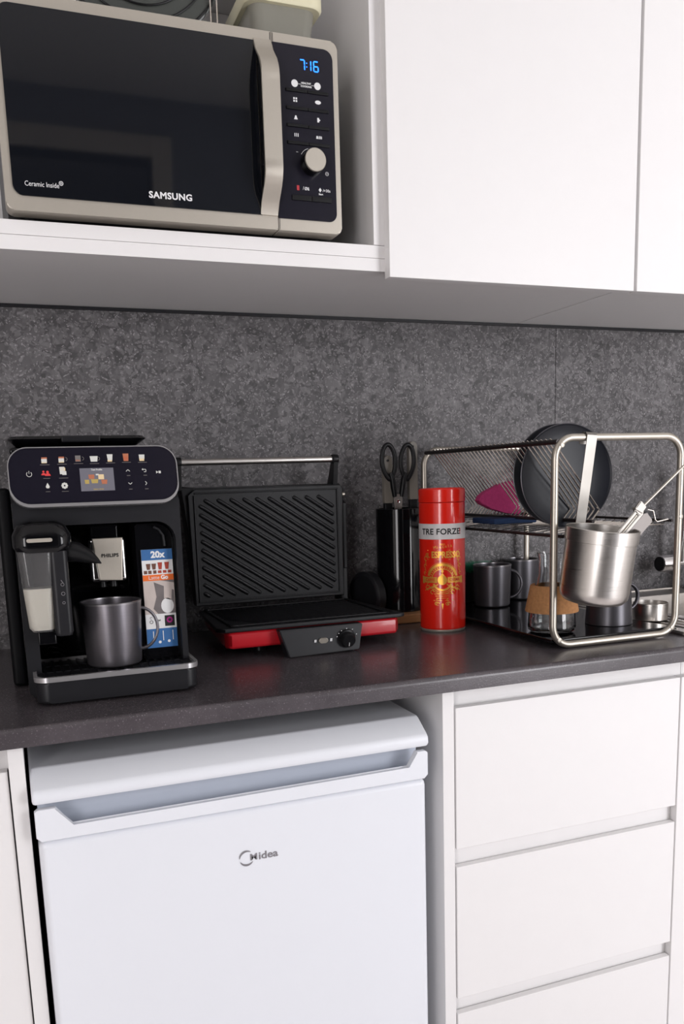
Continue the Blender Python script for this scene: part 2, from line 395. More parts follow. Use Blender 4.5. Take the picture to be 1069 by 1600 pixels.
# thin dark strip standing in for the shadow line between underside and tiles
bm = bm_new(); box(bm, -.3, 1.57, -.006, -.0008, Z0-.006, Z0-.0005); struct('shadow_strip', bm, 'bgrey')

# ------------------------------------------------------------------ worktop and base units
CZ = .900
bm = bm_new()
prof = [(-.002, CZ), (-.592, CZ)] + [(-.592-.008*math.sin(R(a)), CZ-.008+.008*math.cos(R(a))) for a in (15, 30, 45, 60, 75, 90)] + [(-.600, .8745), (-.002, .8745)]
prism(bm, prof, -.62, 1.115, 'x')
prism(bm, [(-.535, CZ), (-.592, CZ)] + prof[2:8] + [(-.600, .8745), (-.535, .8745)], 1.115, 1.75, 'x')
prism(bm, [(-.002, CZ), (-.012, CZ), (-.012, .8745), (-.002, .8745)], 1.115, 1.75, 'x')
box(bm, 1.70, 1.75, -.535, -.012, .8745, CZ)
solo('worktop', bm, 'counter', (.5, -.3, .8745), 'continuous dark speckled worktop along the stone wall', 'worktop')
WY = -.575
du = thing('drawer_cabinet', (.84, -.29, 0), 'white base cabinet with three handleless drawers right of fridge', 'drawer cabinet')
part('side_panel', box(bm_new(), .5985, .6185, WY-.002, -.02, .08, .8740, .0006), 'white', du)
part('side_panel', box(bm_new(), 1.0665, 1.0800, WY+.03, -.02, .08, .8740, .0006), 'white', du)
part('top_rail', box(bm_new(), .6190, 1.0800, WY+.018, WY+.04, .835, .8740, .0004), 'white', du)
part('back_rail', box(bm_new(), .6190, 1.0660, WY+.0155, WY+.030, .08, .834), 'white', du, 'white rail seen in the finger gaps between drawers')
part('floor_panel', box(bm_new(), .6190, 1.0660, WY+.055, -.02, .08, .098), 'white', du)
part('plinth', box(bm_new(), .5985, 1.0800, WY+.06, WY+.075, 0, .079), 'white', du)
for zt, zb in ((.8406, .6057), (.5749, .3414), (.3135, .085)):
    part('drawer', box(bm_new(), .6225, 1.0640, WY, WY+.0125, zb, zt, .0010), 'white', du)
    bm = bm_new(); box(bm, .63, 1.055, WY+.0310, -.06, zb+.02, zt-.05); part('drawer_box', bm, 'white', du)
su = thing('sink_cabinet', (1.4, -.29, 0), 'white base cabinet at right photo edge, beyond the drawers', 'cabinet')
part('carcass', box(bm_new(), 1.0810, 1.66, WY+.020, -.02, .08, .70, .0006), 'white', su)
part('top_rail', box(bm_new(), 1.0810, 1.66, WY+.018, WY+.04, .71, .8740, .0006), 'white', su)
part('door', box(bm_new(), 1.0670, 1.655, WY, WY+.0175, .085, .8406, .0010), 'white', su)
part('plinth', box(bm_new(), 1.0810, 1.66, WY+.06, WY+.075, 0, .079), 'white', su)
lu = thing('base_cabinet', (-.35, -.29, 0), 'white base cabinet at left photo edge, left of fridge', 'cabinet')
part('side_panel', box(bm_new(), -.0305, -.0110, WY-.005, -.02, .0, .8740, .0006), 'white', lu)
part('top_rail', box(bm_new(), -.62, -.0310, WY+.018, WY+.04, .835, .8740, .0004), 'white', lu)
part('door', box(bm_new(), -.62, -.0325, WY, WY+.018, .085, .838, .0010), 'white', lu)
part('carcass', box(bm_new(), -.62, -.0312, WY+.0415, -.02, .08, .8740), 'white', lu)
part('plinth', box(bm_new(), -.62, -.0312, WY+.06, WY+.075, 0, .079), 'white', lu)

# ------------------------------------------------------------------ fridge
FX0, FX1, FY = -.0045, .5610, -.5970
fr = thing('refrigerator', (.28, -.32, 0), 'white undercounter refrigerator with recessed top handle', 'refrigerator')
part('body', box(bm_new(), FX0+.004, FX1-.004, FY+.062, -.04, .02, .8195, .004), 'fridge', fr)
bm = bm_new()      # worktop of the fridge: flat, chamfered to the front
pr_ = [(-.04, .8200), (-.04, .8340), (FY+.040, .8340), (FY+.034, .8325), (FY+.004, .8140), (FY-.001, .8090), (FY-.002, .8000), (FY+.002, .7945), (FY+.03, .7945), (FY+.055, .8100), (FY+.062, .8200)]
prism(bm, pr_, FX0-.002, FX1+.003, 'x', bev=.004); part('top_cover', bm, 'fridge', fr)
bm = bm_new()
box(bm, FX0+.001, FX1-.001, FY, FY+.055, .06, .7430, .010, 3); part('door', bm, 'fridge', fr)
dr = [o for o in fr.children if o.name.startswith('door')][0]
# handle strip with a long trapezoid opening in its top edge
bm = bm_new()
a, b = FX0-.0005, FX1+.0005
out = [(a, .7500), (a+.006, .7440), (b-.006, .7440), (b, .7500), (b, .7850), (b-.004, .7880), (FX1-.018, .7880), (FX1-.030, .7640), (FX0+.046, .7600), (FX0+.026, .7880), (a+.004, .7880), (a, .7850)]
prism(bm, out, FY-.002, FY+.009, 'y', bev=.0015); part('handle_strip', bm, 'fridge', dr)
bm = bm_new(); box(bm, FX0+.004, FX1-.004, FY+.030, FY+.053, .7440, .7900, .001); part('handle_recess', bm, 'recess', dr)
bm = bm_new()      # logo: open ring and lettering
L = lambda px, py: at(px, py, FY-.0006)
cx, cz, rr = .2722, .6690, .0105
for a0, a1, w0, w1 in ((55, 178, .0004, .0014), (205, 325, .0014, .0005)):
    n = 18
    for k in range(n):
        t0, t1 = k/n, (k+1)/n; A, B = R(a0+(a1-a0)*t0), R(a0+(a1-a0)*t1); wa, wb = w0+(w1-w0)*t0, w0+(w1-w0)*t1
        wa = .0004+.0012*math.sin(math.pi*t0); wb = .0004+.0012*math.sin(math.pi*t1)
        patch(bm, [(cx+(rr+wa)*math.cos(A), cz+(rr+wa)*math.sin(A)), (cx+(rr-wa)*math.cos(A), cz+(rr-wa)*math.sin(A)), (cx+(rr-wb)*math.cos(B), cz+(rr-wb)*math.sin(B)), (cx+(rr+wb)*math.cos(B), cz+(rr+wb)*math.sin(B))], FY-.0006)
text(bm, 'M', .2825, FY-.0006, .6688, .0098, .03, wide=1.1)
text(bm, 'idea', .3040, FY-.0006, .6688, .0112, .03, wide=1.15)
part('brand_lettering', bm, 'grey_ink', dr)

# ------------------------------------------------------------------ microwave
MY = -.399; X0, X1, ZB, ZTm = .0345, .5245, 1.5735, 1.8455
mw = thing('microwave', (.28, -.22, Z1), 'silver microwave with dark glass door and blue clock on the shelf', 'microwave')
bm = bm_new(); box(bm, X0+.002, X1-.002, MY+.034, -.045, ZB+.001, ZTm-.002, .003); part('case', bm, 'bgrey', mw)
for fx in (X0+.03, X1-.03):
    for fy in (MY+.05, -.08):
        part('foot', lathe(bm_new(), [(0, 0), (.012, 0), (.012, .0085), (0, .0085)], (fx, fy, Z1), 20), 'bplas', mw)
XS = .4213
# door
dm = part('door', prism(bm_new(), rrect(X0, XS-.0006, ZB, ZTm, (.010, .0006, .0006, .010)), MY, MY+.033, 'y', bev=.002), 'champ', mw)
part('door_glass', prism(bm_new(), rrect(X0+.0105, .3965, 1.5925, 1.8300, (.013, .0005, .0005, .013), 8), MY-.0022, MY+.001, 'y', bev=.0006), 'dglass', dm)
# handle: strip bowed out from the door, black hollow behind it
def strip(x0, x1, prof_, th, bmx):
    a = [(y, z) for y, z in prof_]; b = [(y+th, z) for y, z in reversed(prof_)]
    return prism(bmx, a+b, x0, x1, 'x', bev=.0012)
H0, H1 = 1.5925, 1.8330
def bow(t):
    s = min(1, max(0, t/.22)); e = min(1, max(0, (1-t)/.22)); k = min(s, e); return .034*(k*k*(3-2*k))
pf = [(MY-.003-bow(t/28), H0+(H1-H0)*t/28) for t in range(29)]
part('handle', strip(.3935, .4205, pf, .004, bm_new()), 'champ', dm)
bm = bm_new(); pf2 = [(MY-.0005-max(0, bow(t/28)-.0045), H0+.0005+(H1-H0-.001)*t/28) for t in range(29)]
prism(bm, [(y+.003, z) for y, z in pf2]+[(MY+.001, H1-.001), (MY+.001, H0+.001)], .3975, .4190, 'x'); part('handle_hollow', bm, 'bgloss', dm, 'black hollow behind the door handle')
bm = bm_new(); text(bm, 'SAMSUNG', .2594, MY-.0027, 1.6068, .0088, .045, wide=1.06, space=1.08); part('brand_lettering', bm, 'white_ink', dm)
bm = bm_new(); text(bm, 'Ceramic Inside', .0832, MY-.0027, 1.6078, .0066, .0, wide=.82)
arc_band(bm, .1085, 1.6115, .0022, .0030, 0, 360, MY-.0027, 12); arc_band(bm, .1085, 1.6115, .0008, .0014, 0, 360, MY-.0027, 8)
part('ceramic_lettering', bm, 'white_ink', dm)
# control side
cp = part('control_panel', prism(bm_new(), rrect(XS+.0006, X1, ZB, ZTm, (.0006, .008, .010, .0006)), MY, MY+.033, 'y', bev=.002), 'champ', mw)
part('panel_face', prism(bm_new(), rrect(XS+.0006, X1-.0085, 1.5900, 1.8320, (.0005, .012, .014, .0005), 8), MY-.0016, MY+.001, 'y', bev=.0004), 'navy', cp)
PY = MY-.0021
def seg7(bm, ch, x, z, s, y):
    on = {'7': 'abc', '1': 'bc', '6': 'afgedc'}[ch]; wv, hv, t = s*.52, s, s*.13
    S = dict(a=(0, wv, hv-t/2, hv+t/2), g=(0, wv, hv/2-t/2, hv/2+t/2), d=(0, wv, -t/2, t/2), b=(wv-t/2, wv+t/2, hv/2, hv), c=(wv-t/2, wv+t/2, 0, hv/2), f=(-t/2, t/2, hv/2, hv), e=(-t/2, t/2, 0, hv/2))
    for k in on:
        a0, a1, b0, b1 = S[k]; g = t*.25
        rectp(bm, x+a0+g*(k in 'agd'), x+a1-g*(k in 'agd'), z+b0+g*(k not in 'agd'), z+b1-g*(k not in 'agd'), y)
bm = bm_new(); s7 = .0135
seg7(bm, '7', .4640, 1.7995, s7, PY); seg7(bm, '1', .4740, 1.7995, s7, PY); seg7(bm, '6', .4855, 1.7995, s7, PY)
rectp(bm, .4738, .4752, 1.8035, 1.8050, PY); rectp(bm, .4738, .4752, 1.8085, 1.8100, PY)
part('clock_digits', bm, 'lcd', cp)
bm = bm_new()
disc(bm, .4545, 1.7798, .0052, PY); disc(bm, .4905, 1.7798, .0052, PY)
text(bm, 'HEALTHY', .4725, PY, 1.7815, .0026, .05); text(bm, 'COOKING', .4725, PY, 1.7772, .0026, .05)
rectp(bm, .4600, .4645, 1.7794, 1.7799, PY); rectp(bm, .4808, .4850, 1.7794, 1.7799, PY)
rows = [1.7700, 1.7455, 1.7215, 1.6975]
for i, z in enumerate(rows[:3]):        # small pictograms over each pair of keys
    zz = z-.0125
    if i == 0:
        for q in (-.0018, .0018):
            for q2 in (-.0018, .0018): rectp(bm, .4545+q-.0013, .4545+q+.0013, zz+q2-.0013, zz+q2+.0013, PY)
        disc(bm, .4905, zz, .0048, PY, 12, .0028)
    elif i == 1:
        patch(bm, [(.4515, zz-.0026), (.4575, zz-.0026), (.4562, zz+.0004), (.4556, zz+.0028), (.4534, zz+.0028), (.4528, zz+.0004)], PY)
        rectp(bm, .4885, .4915, zz-.0032, zz+.0032, PY); patch(bm, [(.4915, zz-.0016), (.4938, zz), (.4915, zz+.0016)], PY)
    else:
        for q in (-.0026, 0, .0026): rectp(bm, .4545+q-.0006, .4545+q+.0006, zz-.0024, zz+.0024, PY)
        patch(bm, [(.4858, zz-.0022), (.4895, zz-.0022), (.4888, zz+.0018), (.4865, zz+.0018)], PY)
        for q in (.4908, .4926, .4944): rectp(bm, q-.0006, q+.0006, zz-.0022, zz+.0018, PY)
arc_band(bm, .4778-.001, 1.6722+.002, .0175, .0182, 105, 152, PY, 12); rectp(bm, .4530, .4562, 1.6850, 1.6856, PY)
arc_band(bm, .5015, 1.6585, .0022, .0028, 0, 360, PY, 12); rectp(bm, .4999, .5031, 1.6583, 1.6589, PY)
text(bm, '/', .4625, PY, 1.6350, .0052); text(bm, '\u00d8\u00e3', .4680, PY, 1.6345, .0045, .03)
text(bm, '/+30s', .5000, PY, 1.6340, .0040, .02); text(bm, 'Start', .4905, PY, 1.6285, .0026, .05)
patch(bm, [(.4870, 1.6345), (.4895, 1.6312), (.4920, 1.6345), (.4895, 1.6378)], PY)
part('panel_print', bm, 'white_ink', cp)
bm = bm_new(); rectp(bm, .4520, .4560, 1.6315, 1.6385, PY); part('stop_print', bm, 'red_ink', cp, 'red stop mark')
for z in rows:
    for xa, xb in ((.4400, .4732), (.4738, .5070)):
        part('button', box(bm_new(), xa, xb, MY-.0040, MY-.0012, z-.0020, z+.0022, .0006), 'bplas', cp)
for xa, xb in ((.4435, .4750), (.4756, .5075)):
    part('button', box(bm_new(), xa, xb, MY-.0040, MY-.0012, 1.6170, 1.6245, .0006), 'bplas', cp)
kn = part('knob', lathe(bm_new(), [(0, 0), (.0175, 0), (.0175, .0165), (.0165, .0178), (0, .0178)], (.4768, MY-.001, 1.6705), 40, 'y'), 'bgloss', cp)
part('knob_cap', lathe(bm_new(), [(0, .0178), (.0165, .0178), (.0168, .0200), (.0160, .0210), (0, .0210)], (.4768, MY-.001, 1.6705), 40, 'y'), 'champ', kn)

# ------------------------------------------------------------------ on top of the microwave
TZ = ZTm
cn = thing('food_container', (.455, -.28, TZ), 'clear food container with cream lid on right end of microwave', 'food container')
def loft(bm, secs, cap=(True, True)):
    """secs: list of (x0,x1,y0,y1,r,z) rounded rectangles"""
    rs = [[bm.verts.new((u, v, s[5])) for u, v in rrect(s[0], s[1], s[2], s[3], s[4], 6)] for s in secs]
    n = len(rs[0])
    for a, b in zip(rs, rs[1:]):
        for k in range(n): bm.faces.new((a[k], a[(k+1) % n], b[(k+1) % n], b[k]))
    if cap[0]: bm.faces.new(list(reversed(rs[0])))
    if cap[1]: bm.faces.new(rs[-1])
    bmesh.ops.recalc_face_normals(bm, faces=bm.faces); return bm
part('tub', loft(bm_new(), [(.410, .500, -.355, -.21, .018, TZ+.0005), (.403, .509, -.362, -.20, .020, TZ+.060)]), 'olive', cn)
lidc = part('lid', loft(bm_new(), [(.396, .516, -.369, -.19, .022, TZ+.056), (.393, .519, -.372, -.188, .024, TZ+.060), (.393, .519, -.372, -.188, .024, TZ+.074), (.400, .512, -.365, -.195, .02, TZ+.078)]), 'cream', cn)
# ribbed round lid lying tilted, plus wire stand
ly, lr = -.325, .128
lc = at(222, 35, ly); lcx, lcz = lc.x, TZ+lr+.001
rl = thing('ribbed_lid', (lcx, ly, TZ), 'dark round lid with concentric ribs standing on the microwave', 'lid')
part('disc', lathe(bm_new(), [(0, 0), (lr-.004, 0), (lr, .002), (lr, .005), (lr-.004, .007), (0, .010)], (lcx, ly+.008, lcz), 72, 'y'), 'greylid', rl)
bm = bm_new()
for k in range(6):
    q = lr-.004-.0195*k; tube(bm, [(lcx+q*math.cos(2*math.pi*j/72), ly-.0012-.0005*k, lcz+q*math.sin(2*math.pi*j/72)) for j in range(72)], .0014, 6, closed=True)
part('concentric_ribs', bm, 'bplas', rl)
ws = thing('wire_stand', (.355, -.33, TZ), 'chrome wire stand on top of microwave beside the ribbed lid', 'stand')
wa, wb = at(329, 20, -.33).x, at(339, 20, -.33).x
bm = bm_new(); tube(bm, [(wa, -.33, TZ+.003), (wa, -.33, TZ+.13), (wb, -.33, TZ+.13), (wb, -.33, TZ+.003)], .0013, 8)
part('wire_hoop', bm, 'wire', ws)
bm = bm_new(); tube(bm, [(wa-.004, -.33, TZ+.0016), (wb+.004, -.33, TZ+.0016)], .0013, 8); tube(bm, [((wa+wb)/2, -.33, TZ+.0016), ((wa+wb)/2, -.25, TZ+.0016)], .0013, 8)
part('base_wire', bm, 'wire', ws)

# ------------------------------------------------------------------ coffee machine
cm = thing('coffee_machine', (.12, -.25, CZ), 'black espresso machine with lit touch panel and milk container', 'coffee machine')
AX0, AX1 = .0045, .2345
FR = -.452           # front plane of the body
bm = bm_new(); box(bm, AX0+.004, AX1-.004, -.325, -.05, CZ+.004, 1.245, .012, 3); part('housing', bm, 'bgloss', cm)
# side pillars and top bridge as one rounded front frame
out = rrect(AX0, AX1, CZ+.003, 1.180, (.012, .012, .004, .004), 6)
inn = rrect(AX0+.019, AX1-.0085, CZ+.036, 1.146, (.003, .003, .028, .010), 6)
part('front_frame', ring(bm_new(), out, inn, FR, -.32), 'bgrey', cm)
part('base', box(bm_new(), AX0+.002, AX1-.002, FR+.003, -.06, CZ+.0012, CZ+.034, .006), 'bplas', cm)
bm = bm_new(); box(bm, -.0165, AX0-.0005, -.360, -.06, CZ+.002, 1.20, .006); part('side_cover', bm, 'blackside', cm)
# brewing bay details
bm = bm_new(); prism(bm, rrect(.1700, AX1-.0090, CZ+.038, 1.142, (.004, .004, .024, .003), 6), -.432, -.326, 'y', bev=.002)
door = part('service_door', bm, 'bgloss', cm)
bm = bm_new(); tube(bm, [(.1975, -.4335, 1.137), (.2050, -.4335, 1.133), (.2110, -.4335, 1.124), (.2122, -.4335, 1.108)], .0022, 8); part('door_pull', bm, 'bgrey', door)
part('inner_wall', box(bm_new(), AX0+.0195, .1695, -.345, -.326, CZ+.038, 1.144, .003), 'bgloss', cm)
# spout block
part('spout_slide', box(bm_new(), .108, .150, -.405, -.346, 1.095, 1.143, .004), 'bgloss', cm)
sp = part('coffee_spout', box(bm_new(), .1035, .1570, -.424, -.372, 1.0590, 1.1240, .006, 3), 'chrome', cm)
bm = bm_new(); prism(bm, [(.1085, 1.124), (.1520, 1.124), (.1480, 1.0610), (.1150, 1.0630)], -.433, -.4245, 'y', bev=.002); part('spout_face', bm, 'champ', sp)
bm = bm_new(); text(bm, 'PHILIPS', .1320, -.4336, 1.0985, .0050, .05, space=1.12); part('brand_lettering', bm, 'ink', sp)
part('outlet', lathe(bm_new(), [(0, 0), (.006, 0), (.005, .010), (0, .010)], (.122, -.40, 1.050), 16), 'bplas', sp)
part('outlet', lathe(bm_new(), [(0, 0), (.006, 0), (.005, .010), (0, .010)], (.138, -.40, 1.050), 16), 'bplas', sp)
# control panel head, leaning back a little
lean = Matrix.Translation((0, -.478, 1.177)) @ Matrix.Rotation(R(-9), 4, 'X') @ Matrix.Translation((0, .478, -1.177))
PX0, PX1, PZ0, PZ1 = .0035, .2310, 1.1765, 1.2540
def tl(bm): xf(bm, lean); return bm
hd = part('control_head', tl(prism(bm_new(), rrect(PX0, PX1, PZ0, PZ1, .026, 8), -.476, -.36, 'y', bev=.003)), 'bgrey', cm)
part('chrome_bezel', tl(ring(bm_new(), rrect(PX0-.0004, PX1+.0004, PZ0-.0038, PZ1+.0003, .027, 8), rrect(PX0+.0010, PX1-.0010, PZ0+.0006, PZ1-.0010, .0255, 8), -.4790, -.464)), 'bezel', hd)
part('touch_panel', tl(prism(bm_new(), rrect(PX0+.0010, PX1-.0010, PZ0+.0006, PZ1-.0010, .0255, 8), -.4772, -.47, 'y')), 'navy', hd)
IY = -.4777
def pan(px, py):
    p = at(px, py, -.472); return p.x, p.z+.0005
def icon(bm, px, py, w_, h_, taper=.0):
    x, z = pan(px, py); patch(bm, [(x-w_*(1-taper), z-h_), (x+w_*(1-taper), z-h_), (x+w_, z+h_), (x-w_, z+h_)], IY)
bw, bc, brd, bo, bg, bdm = bm_new(), bm_new(), bm_new(), bm_new(), bm_new(), bm_new()
cups = [(69, 718), (96, 717), (122, 716), (147, 716), (172, 715), (197, 714), (222, 714)]
for i, (px, py) in enumerate(cups):
    if i in (0, 1): icon(bw, px, py+1.5, .0036, .0026); icon(bo, px, py-2.5, .0036, .0012); icon(bc, px, py+4.5, .0034, .0008)
    if i == 2: icon(bdm, px, py, .0036, .0042); icon(bo, px, py+3, .0030, .0012)
    if i == 3: icon(bw, px, py+.5, .0054, .0038, .2)
    if i == 4: icon(bw, px, py-1, .0040, .0042, .25); icon(bc, px, py+4.5, .0030, .0012)
    if i == 5: icon(bo, px, py, .0040, .0052, .2); icon(brd, px, py+2, .0022, .0022)
    if i == 6: icon(bw, px, py-1, .0040, .0030, .1); icon(bc, px, py+3, .0036, .0024, .1)
    if i in (1, 2, 3):
        x, z = pan(px+6.5, py); arc_band(bdm, x, z, .0020, .0026, -90, 90, IY, 8)
    icon(bdm, px+1, py+8, .0062, .0003)
for px, py, q in ((68, 739, .9), (74.5, 740, 1.1)):
    x, z = pan(px, py); disc(brd, x, z+.0020*q, .0016*q, IY, 12); arc_band(brd, x, z-.0030, .0, .0034*q, 0, 180, IY, 10)
icon(bw, 97, 735, .0034, .0050, .1); icon(bc, 98, 733, .0034, .0022); icon(bw, 100.5, 739, .0028, .0026)
icon(bdm, 73, 747.5, .0045, .0003); icon(bdm, 99.5, 747, .0060, .0003)
x, z = pan(74.5, 759.5); patch(bw, [(x-.0026, z-.0014), (x-.0014, z-.0032), (x+.0014, z-.0032), (x+.0026, z-.0014), (x+.0015, z+.0015), (x, z+.0042), (x-.0015, z+.0015)], IY)
x, z = pan(101, 759); 
for k in range(8): disc(bw, x+.0030*math.cos(k*.785), z+.0030*math.sin(k*.785), .0015, IY, 8)
arc_band(bw, x, z, .0012, .0034, 0, 360, IY, 16)
icon(bdm, 75, 768.5, .0030, .0003); icon(bdm, 102, 768, .0045, .0003)
def polyline(bm, pts, w_):
    for (x0_, z0_), (x1_, z1_) in zip(pts, pts[1:]):
        dx, dz = x1_-x0_, z1_-z0_; l = math.hypot(dx, dz); nx, nz = -dz/l*w_, dx/l*w_
        patch(bm, [(x0_+nx, z0_+nz), (x1_+nx, z1_+nz), (x1_-nx, z1_-nz), (x0_-nx, z0_-nz)], IY)
def pp(px, py, *ps):
    x, z = pan(px, py); return [(x+a_, z+b_) for a_, b_ in ps]
polyline(bw, pp(200, 735, (-.0026, -.0012), (0, .0012), (.0026, -.0012)), .0004)
polyline(bw, pp(203.5, 755.5, (-.0026, .0012), (0, -.0012), (.0026, .0012)), .0004)
polyline(bw, pp(228, 755, (-.0010, .0026), (.0012, 0), (-.0010, -.0026)), .0004)
polyline(bw, pp(225.5, 735, (-.0030, .0016), (.0020, .0016), (.0026, 0), (.0020, -.0018), (-.0006, -.0018)), .0004)
polyline(bw, pp(225.5, 735, (-.0016, .0030), (-.0030, .0016), (-.0016, .0004)), .0003)
x, z = pan(247, 737.5); patch(bw, [(x-.0026, z-.0020), (x+.0003, z), (x-.0026, z+.0020)], IY); rectp(bw, x+.0008, x+.0040, z-.0017, z+.0017, IY)
for px, py in ((201, 743), (204, 764.5), (229, 764), (227, 742.5)): icon(bdm, px, py, .0024, .0004)
x, z = pan(45.5, 741); arc_band(bw, x, z, .0030, .0037, -230, 50, IY, 20); rectp(bw, x-.0003, x+.0003, z+.0005, z+.0045, IY)
# screen
sx0, sz0 = pan(127, 768); sx1, _ = pan(181, 768); _, sz1 = pan(150, 731)
sbm = bm_new(); patch(sbm, [(sx0, sz0), (sx1-.001, sz0), (sx1-.001, sz1), (sx0, sz1)], IY+.0002)
def scr(bm, px, py, w_, h_, t=0):
    x, z = pan(px, py); patch(bm, [(x-w_*(1-t), z-h_), (x+w_*(1-t), z-h_), (x+w_, z+h_), (x-w_, z+h_)], IY-.0002)
scr(bo, 143, 745, .0040, .0030, .1); scr(bc, 158, 745, .0038, .0034); scr(bg, 148, 752, .0050, .0028, .2); scr(bo, 163, 753, .0042, .0030, .2); scr(bg, 136, 753, .0030, .0028, .1); scr(bw, 152, 741.5, .0020, .0010); scr(bdm, 160, 757, .004, .0008)
x, z = pan(151, 733.8); text(bw, 'Test Profile', x, IY-.0003, z, .0024, .04, wide=.95)
x, z = pan(152, 738.3); text(bdm, 'Select drink', x, IY-.0003, z, .0016, .02)
x, z = pan(154, 764.5); text(bg, 'Select drink', x, IY-.0003, z, .0021, .03)
part('screen', tl(sbm), 'scr', hd)
for nm, b_, m_ in (('white_icons', bw, 'ic_w'), ('cream_icons', bc, 'ic_c'), ('red_icons', brd, 'ic_r'), ('coffee_icons', bo, 'ic_o'), ('amber_icons', bg, 'ic_g'), ('dim_icons', bdm, 'ic_d')):
    part(nm, tl(b_), m_, hd)
# lid over water tank and bean hopper
bm = bm_new(); box(bm, .008, .205, -.40, -.08, 1.2460, 1.2560, .004); part('top_deck', bm, 'bgloss', cm)
ld = part('hopper_lid', loft(bm_new(), [(.020, .188, -.385, -.10, .02, 1.2565), (.006, .204, -.395, -.09, .02, 1.2680), (.010, .200, -.392, -.093, .02, 1.2720)]), 'bgloss', cm)
part('lid_grip', box(bm_new(), .080, .135, -.398, -.36, 1.2625, 1.2722, .002), 'bgrey', ld)
# drip tray: rounded front lip with chrome band
DT = -.507
def tray_outline(x0, x1, yf, yb, r, n=8):
    o = [(x0, yb)]
    for k in range(n+1): a = R(180+90*k/n); o.append((x0+r+r*math.cos(a), yf+r+r*math.sin(a)))
    for k in range(n+1): a = R(270+90*k/n); o.append((x1-r+r*math.cos(a), yf+r+r*math.sin(a)))
    o.append((x1, yb)); return o
dt = part('drip_tray', prism(bm_new(), tray_outline(.0130, .2385, DT+.003, -.34, .018), CZ+.004, CZ+.0345, 'z', bev=.004), 'bgrey', cm)
bm = bm_new(); ring(bm, tray_outline(.0110, .2400, DT, -.36, .020), tray_outline(.0160, .2350, DT+.006, -.365, .016), CZ+.0345, CZ+.0415, 'z'); part('chrome_band', bm, 'bezel', dt)
bm = bm_new(); box(bm, .0165, .2345, DT+.0235, -.45, CZ+.0346, CZ+.0372)
for k in range(17):
    x = .026+k*.0122; box(bm, x, x+.0045, DT+.010, -.346, CZ+.0366, CZ+.0382)
for yy in (DT+.010, DT+.055, DT+.10, -.350): box(bm, .022, .229, yy, yy+.005, CZ+.0366, CZ+.0382)
part('drip_grid', bm, 'bgrey', dt)
bm = bm_new()
for k in range(6):
    z = CZ+.044+.0075*k; tube(bm, [(.0285, -.352, z), (.040, -.357, z+.006), (.052, -.357, z+.004), (.062, -.352, z-.004)], .0016, 6)
part('hose_ribs', bm, 'bgrey', cm)
# LatteGo style milk container
mk = part('milk_container', loft(bm_new(), [(.0165, .0440, -.497, -.452, .008, 1.0040), (.0120, .0455, -.500, -.448, .010, 1.0100), (.0045, .0530, -.505, -.440, .012, 1.1150)], (True, False)), 'cleard', cm)
part('milk', loft(bm_new(), [(.0185, .0432, -.4950, -.454, .007, 1.0065), (.0142, .0443, -.4978, -.450, .009, 1.0120), (.0100, .0478, -.5005, -.446, .010, 1.0640)]), 'milk', mk)
part('container_lid', loft(bm_new(), [(.0050, .0700, -.506, -.436, .018, 1.1130), (.0005, .0765, -.510, -.432, .020, 1.1210), (.0005, .0765, -.509, -.432, .020, 1.1360), (.0060, .0700, -.503, -.438, .020, 1.1480), (.016, .060, -.495, -.446, .016, 1.1540)]), 'bgloss', mk)
bm = bm_new(); prism(bm, rrect(.0180, .0510, 1.1275, 1.1325, .0024), -.5120, -.5090, 'y', bev=.0006); part('lid_badge', bm, 'champ', mk)
part('container_handle', loft(bm_new(), [(.0462, .0670, -.503, -.435, .006, .9975), (.0450, .0690, -.505, -.432, .007, 1.003), (.0450, .0690, -.505, -.432, .007, 1.1140)]), 'bgrey', mk)
bm = bm_new(); yq = -.5056
for z, r_ in ((1.0685, .0024), (1.0560, .0026), (1.0435, .0020)): arc_band(bm, .0590, z, r_-.0006, r_, 0, 360, yq, 14)
polyline_y = [(.0575, 1.0745), (.0605, 1.0700)]
patch(bm, [(.0572, 1.0745), (.0578, 1.0750), (.0608, 1.0702), (.0602, 1.0697)], yq); part('go_print', bm, 'grey_ink', mk)
bm = bm_new(); tube(bm, [(.0690, -.478, 1.112), (.085, -.482, 1.109), (.098, -.488, 1.103), (.108, -.494, 1.097), (.1130, -.498, 1.0935)], [.0155, .0135, .0095, .0040, .0006], 16); part('milk_spout', bm, 'bplas', mk)
part('container_foot', box(bm_new(), .022, .046, -.492, -.46, .985, 1.0036, .002), 'bgloss', mk)
# promo card on the service door
CY_ = -.4345
cardp = lambda px, py: (lambda p: (p.x, p.z))(at(px, py, CY_))
c00, c10, c11, c01 = cardp(235, 1009), cardp(281.5, 1003.5), cardp(267, 855), cardp(219, 857)
cx0, cx1, cz0, cz1 = .1765, .2220, .9560, 1.1040
card = part('promo_card', box(bm_new(), cx0, cx1, CY_-.0006, CY_+.0014, cz0, cz1), 'card_white', cm, 'blue and white promotional card with coffee pictures')
ch = cz1-cz0; cwid = cx1-cx0
def cband(nm, m_, v0, v1, u0=0, u1=1, dy=.0002):
    return nm, m_, box(bm_new(), cx0+cwid*u0, cx1-cwid*(1-u1), CY_-.0006-dy, CY_-.0006, cz1-ch*v1, cz1-ch*v0)
def cpart(nm, bm, m_): part(nm, bm, m_, card)
for nm, m_, bm in (cband('blue_print', 'card_blue', 0, .108), cband('orange_print', 'card_orange', .255, .315), cband('photo_print', 'card_cream', .315, .655), cband('lower_blue_print', 'card_blue', .805, 1.0)):
    cpart(nm, bm, m_)
yA, yB = CY_-.0010, CY_-.0012
P_ = lambda u, v: (cx0+cwid*u, cz1-ch*v)
bm = bm_new(); x, z = P_(.52, .055); text(bm, '20x', x, yA, z, .0095, .06)
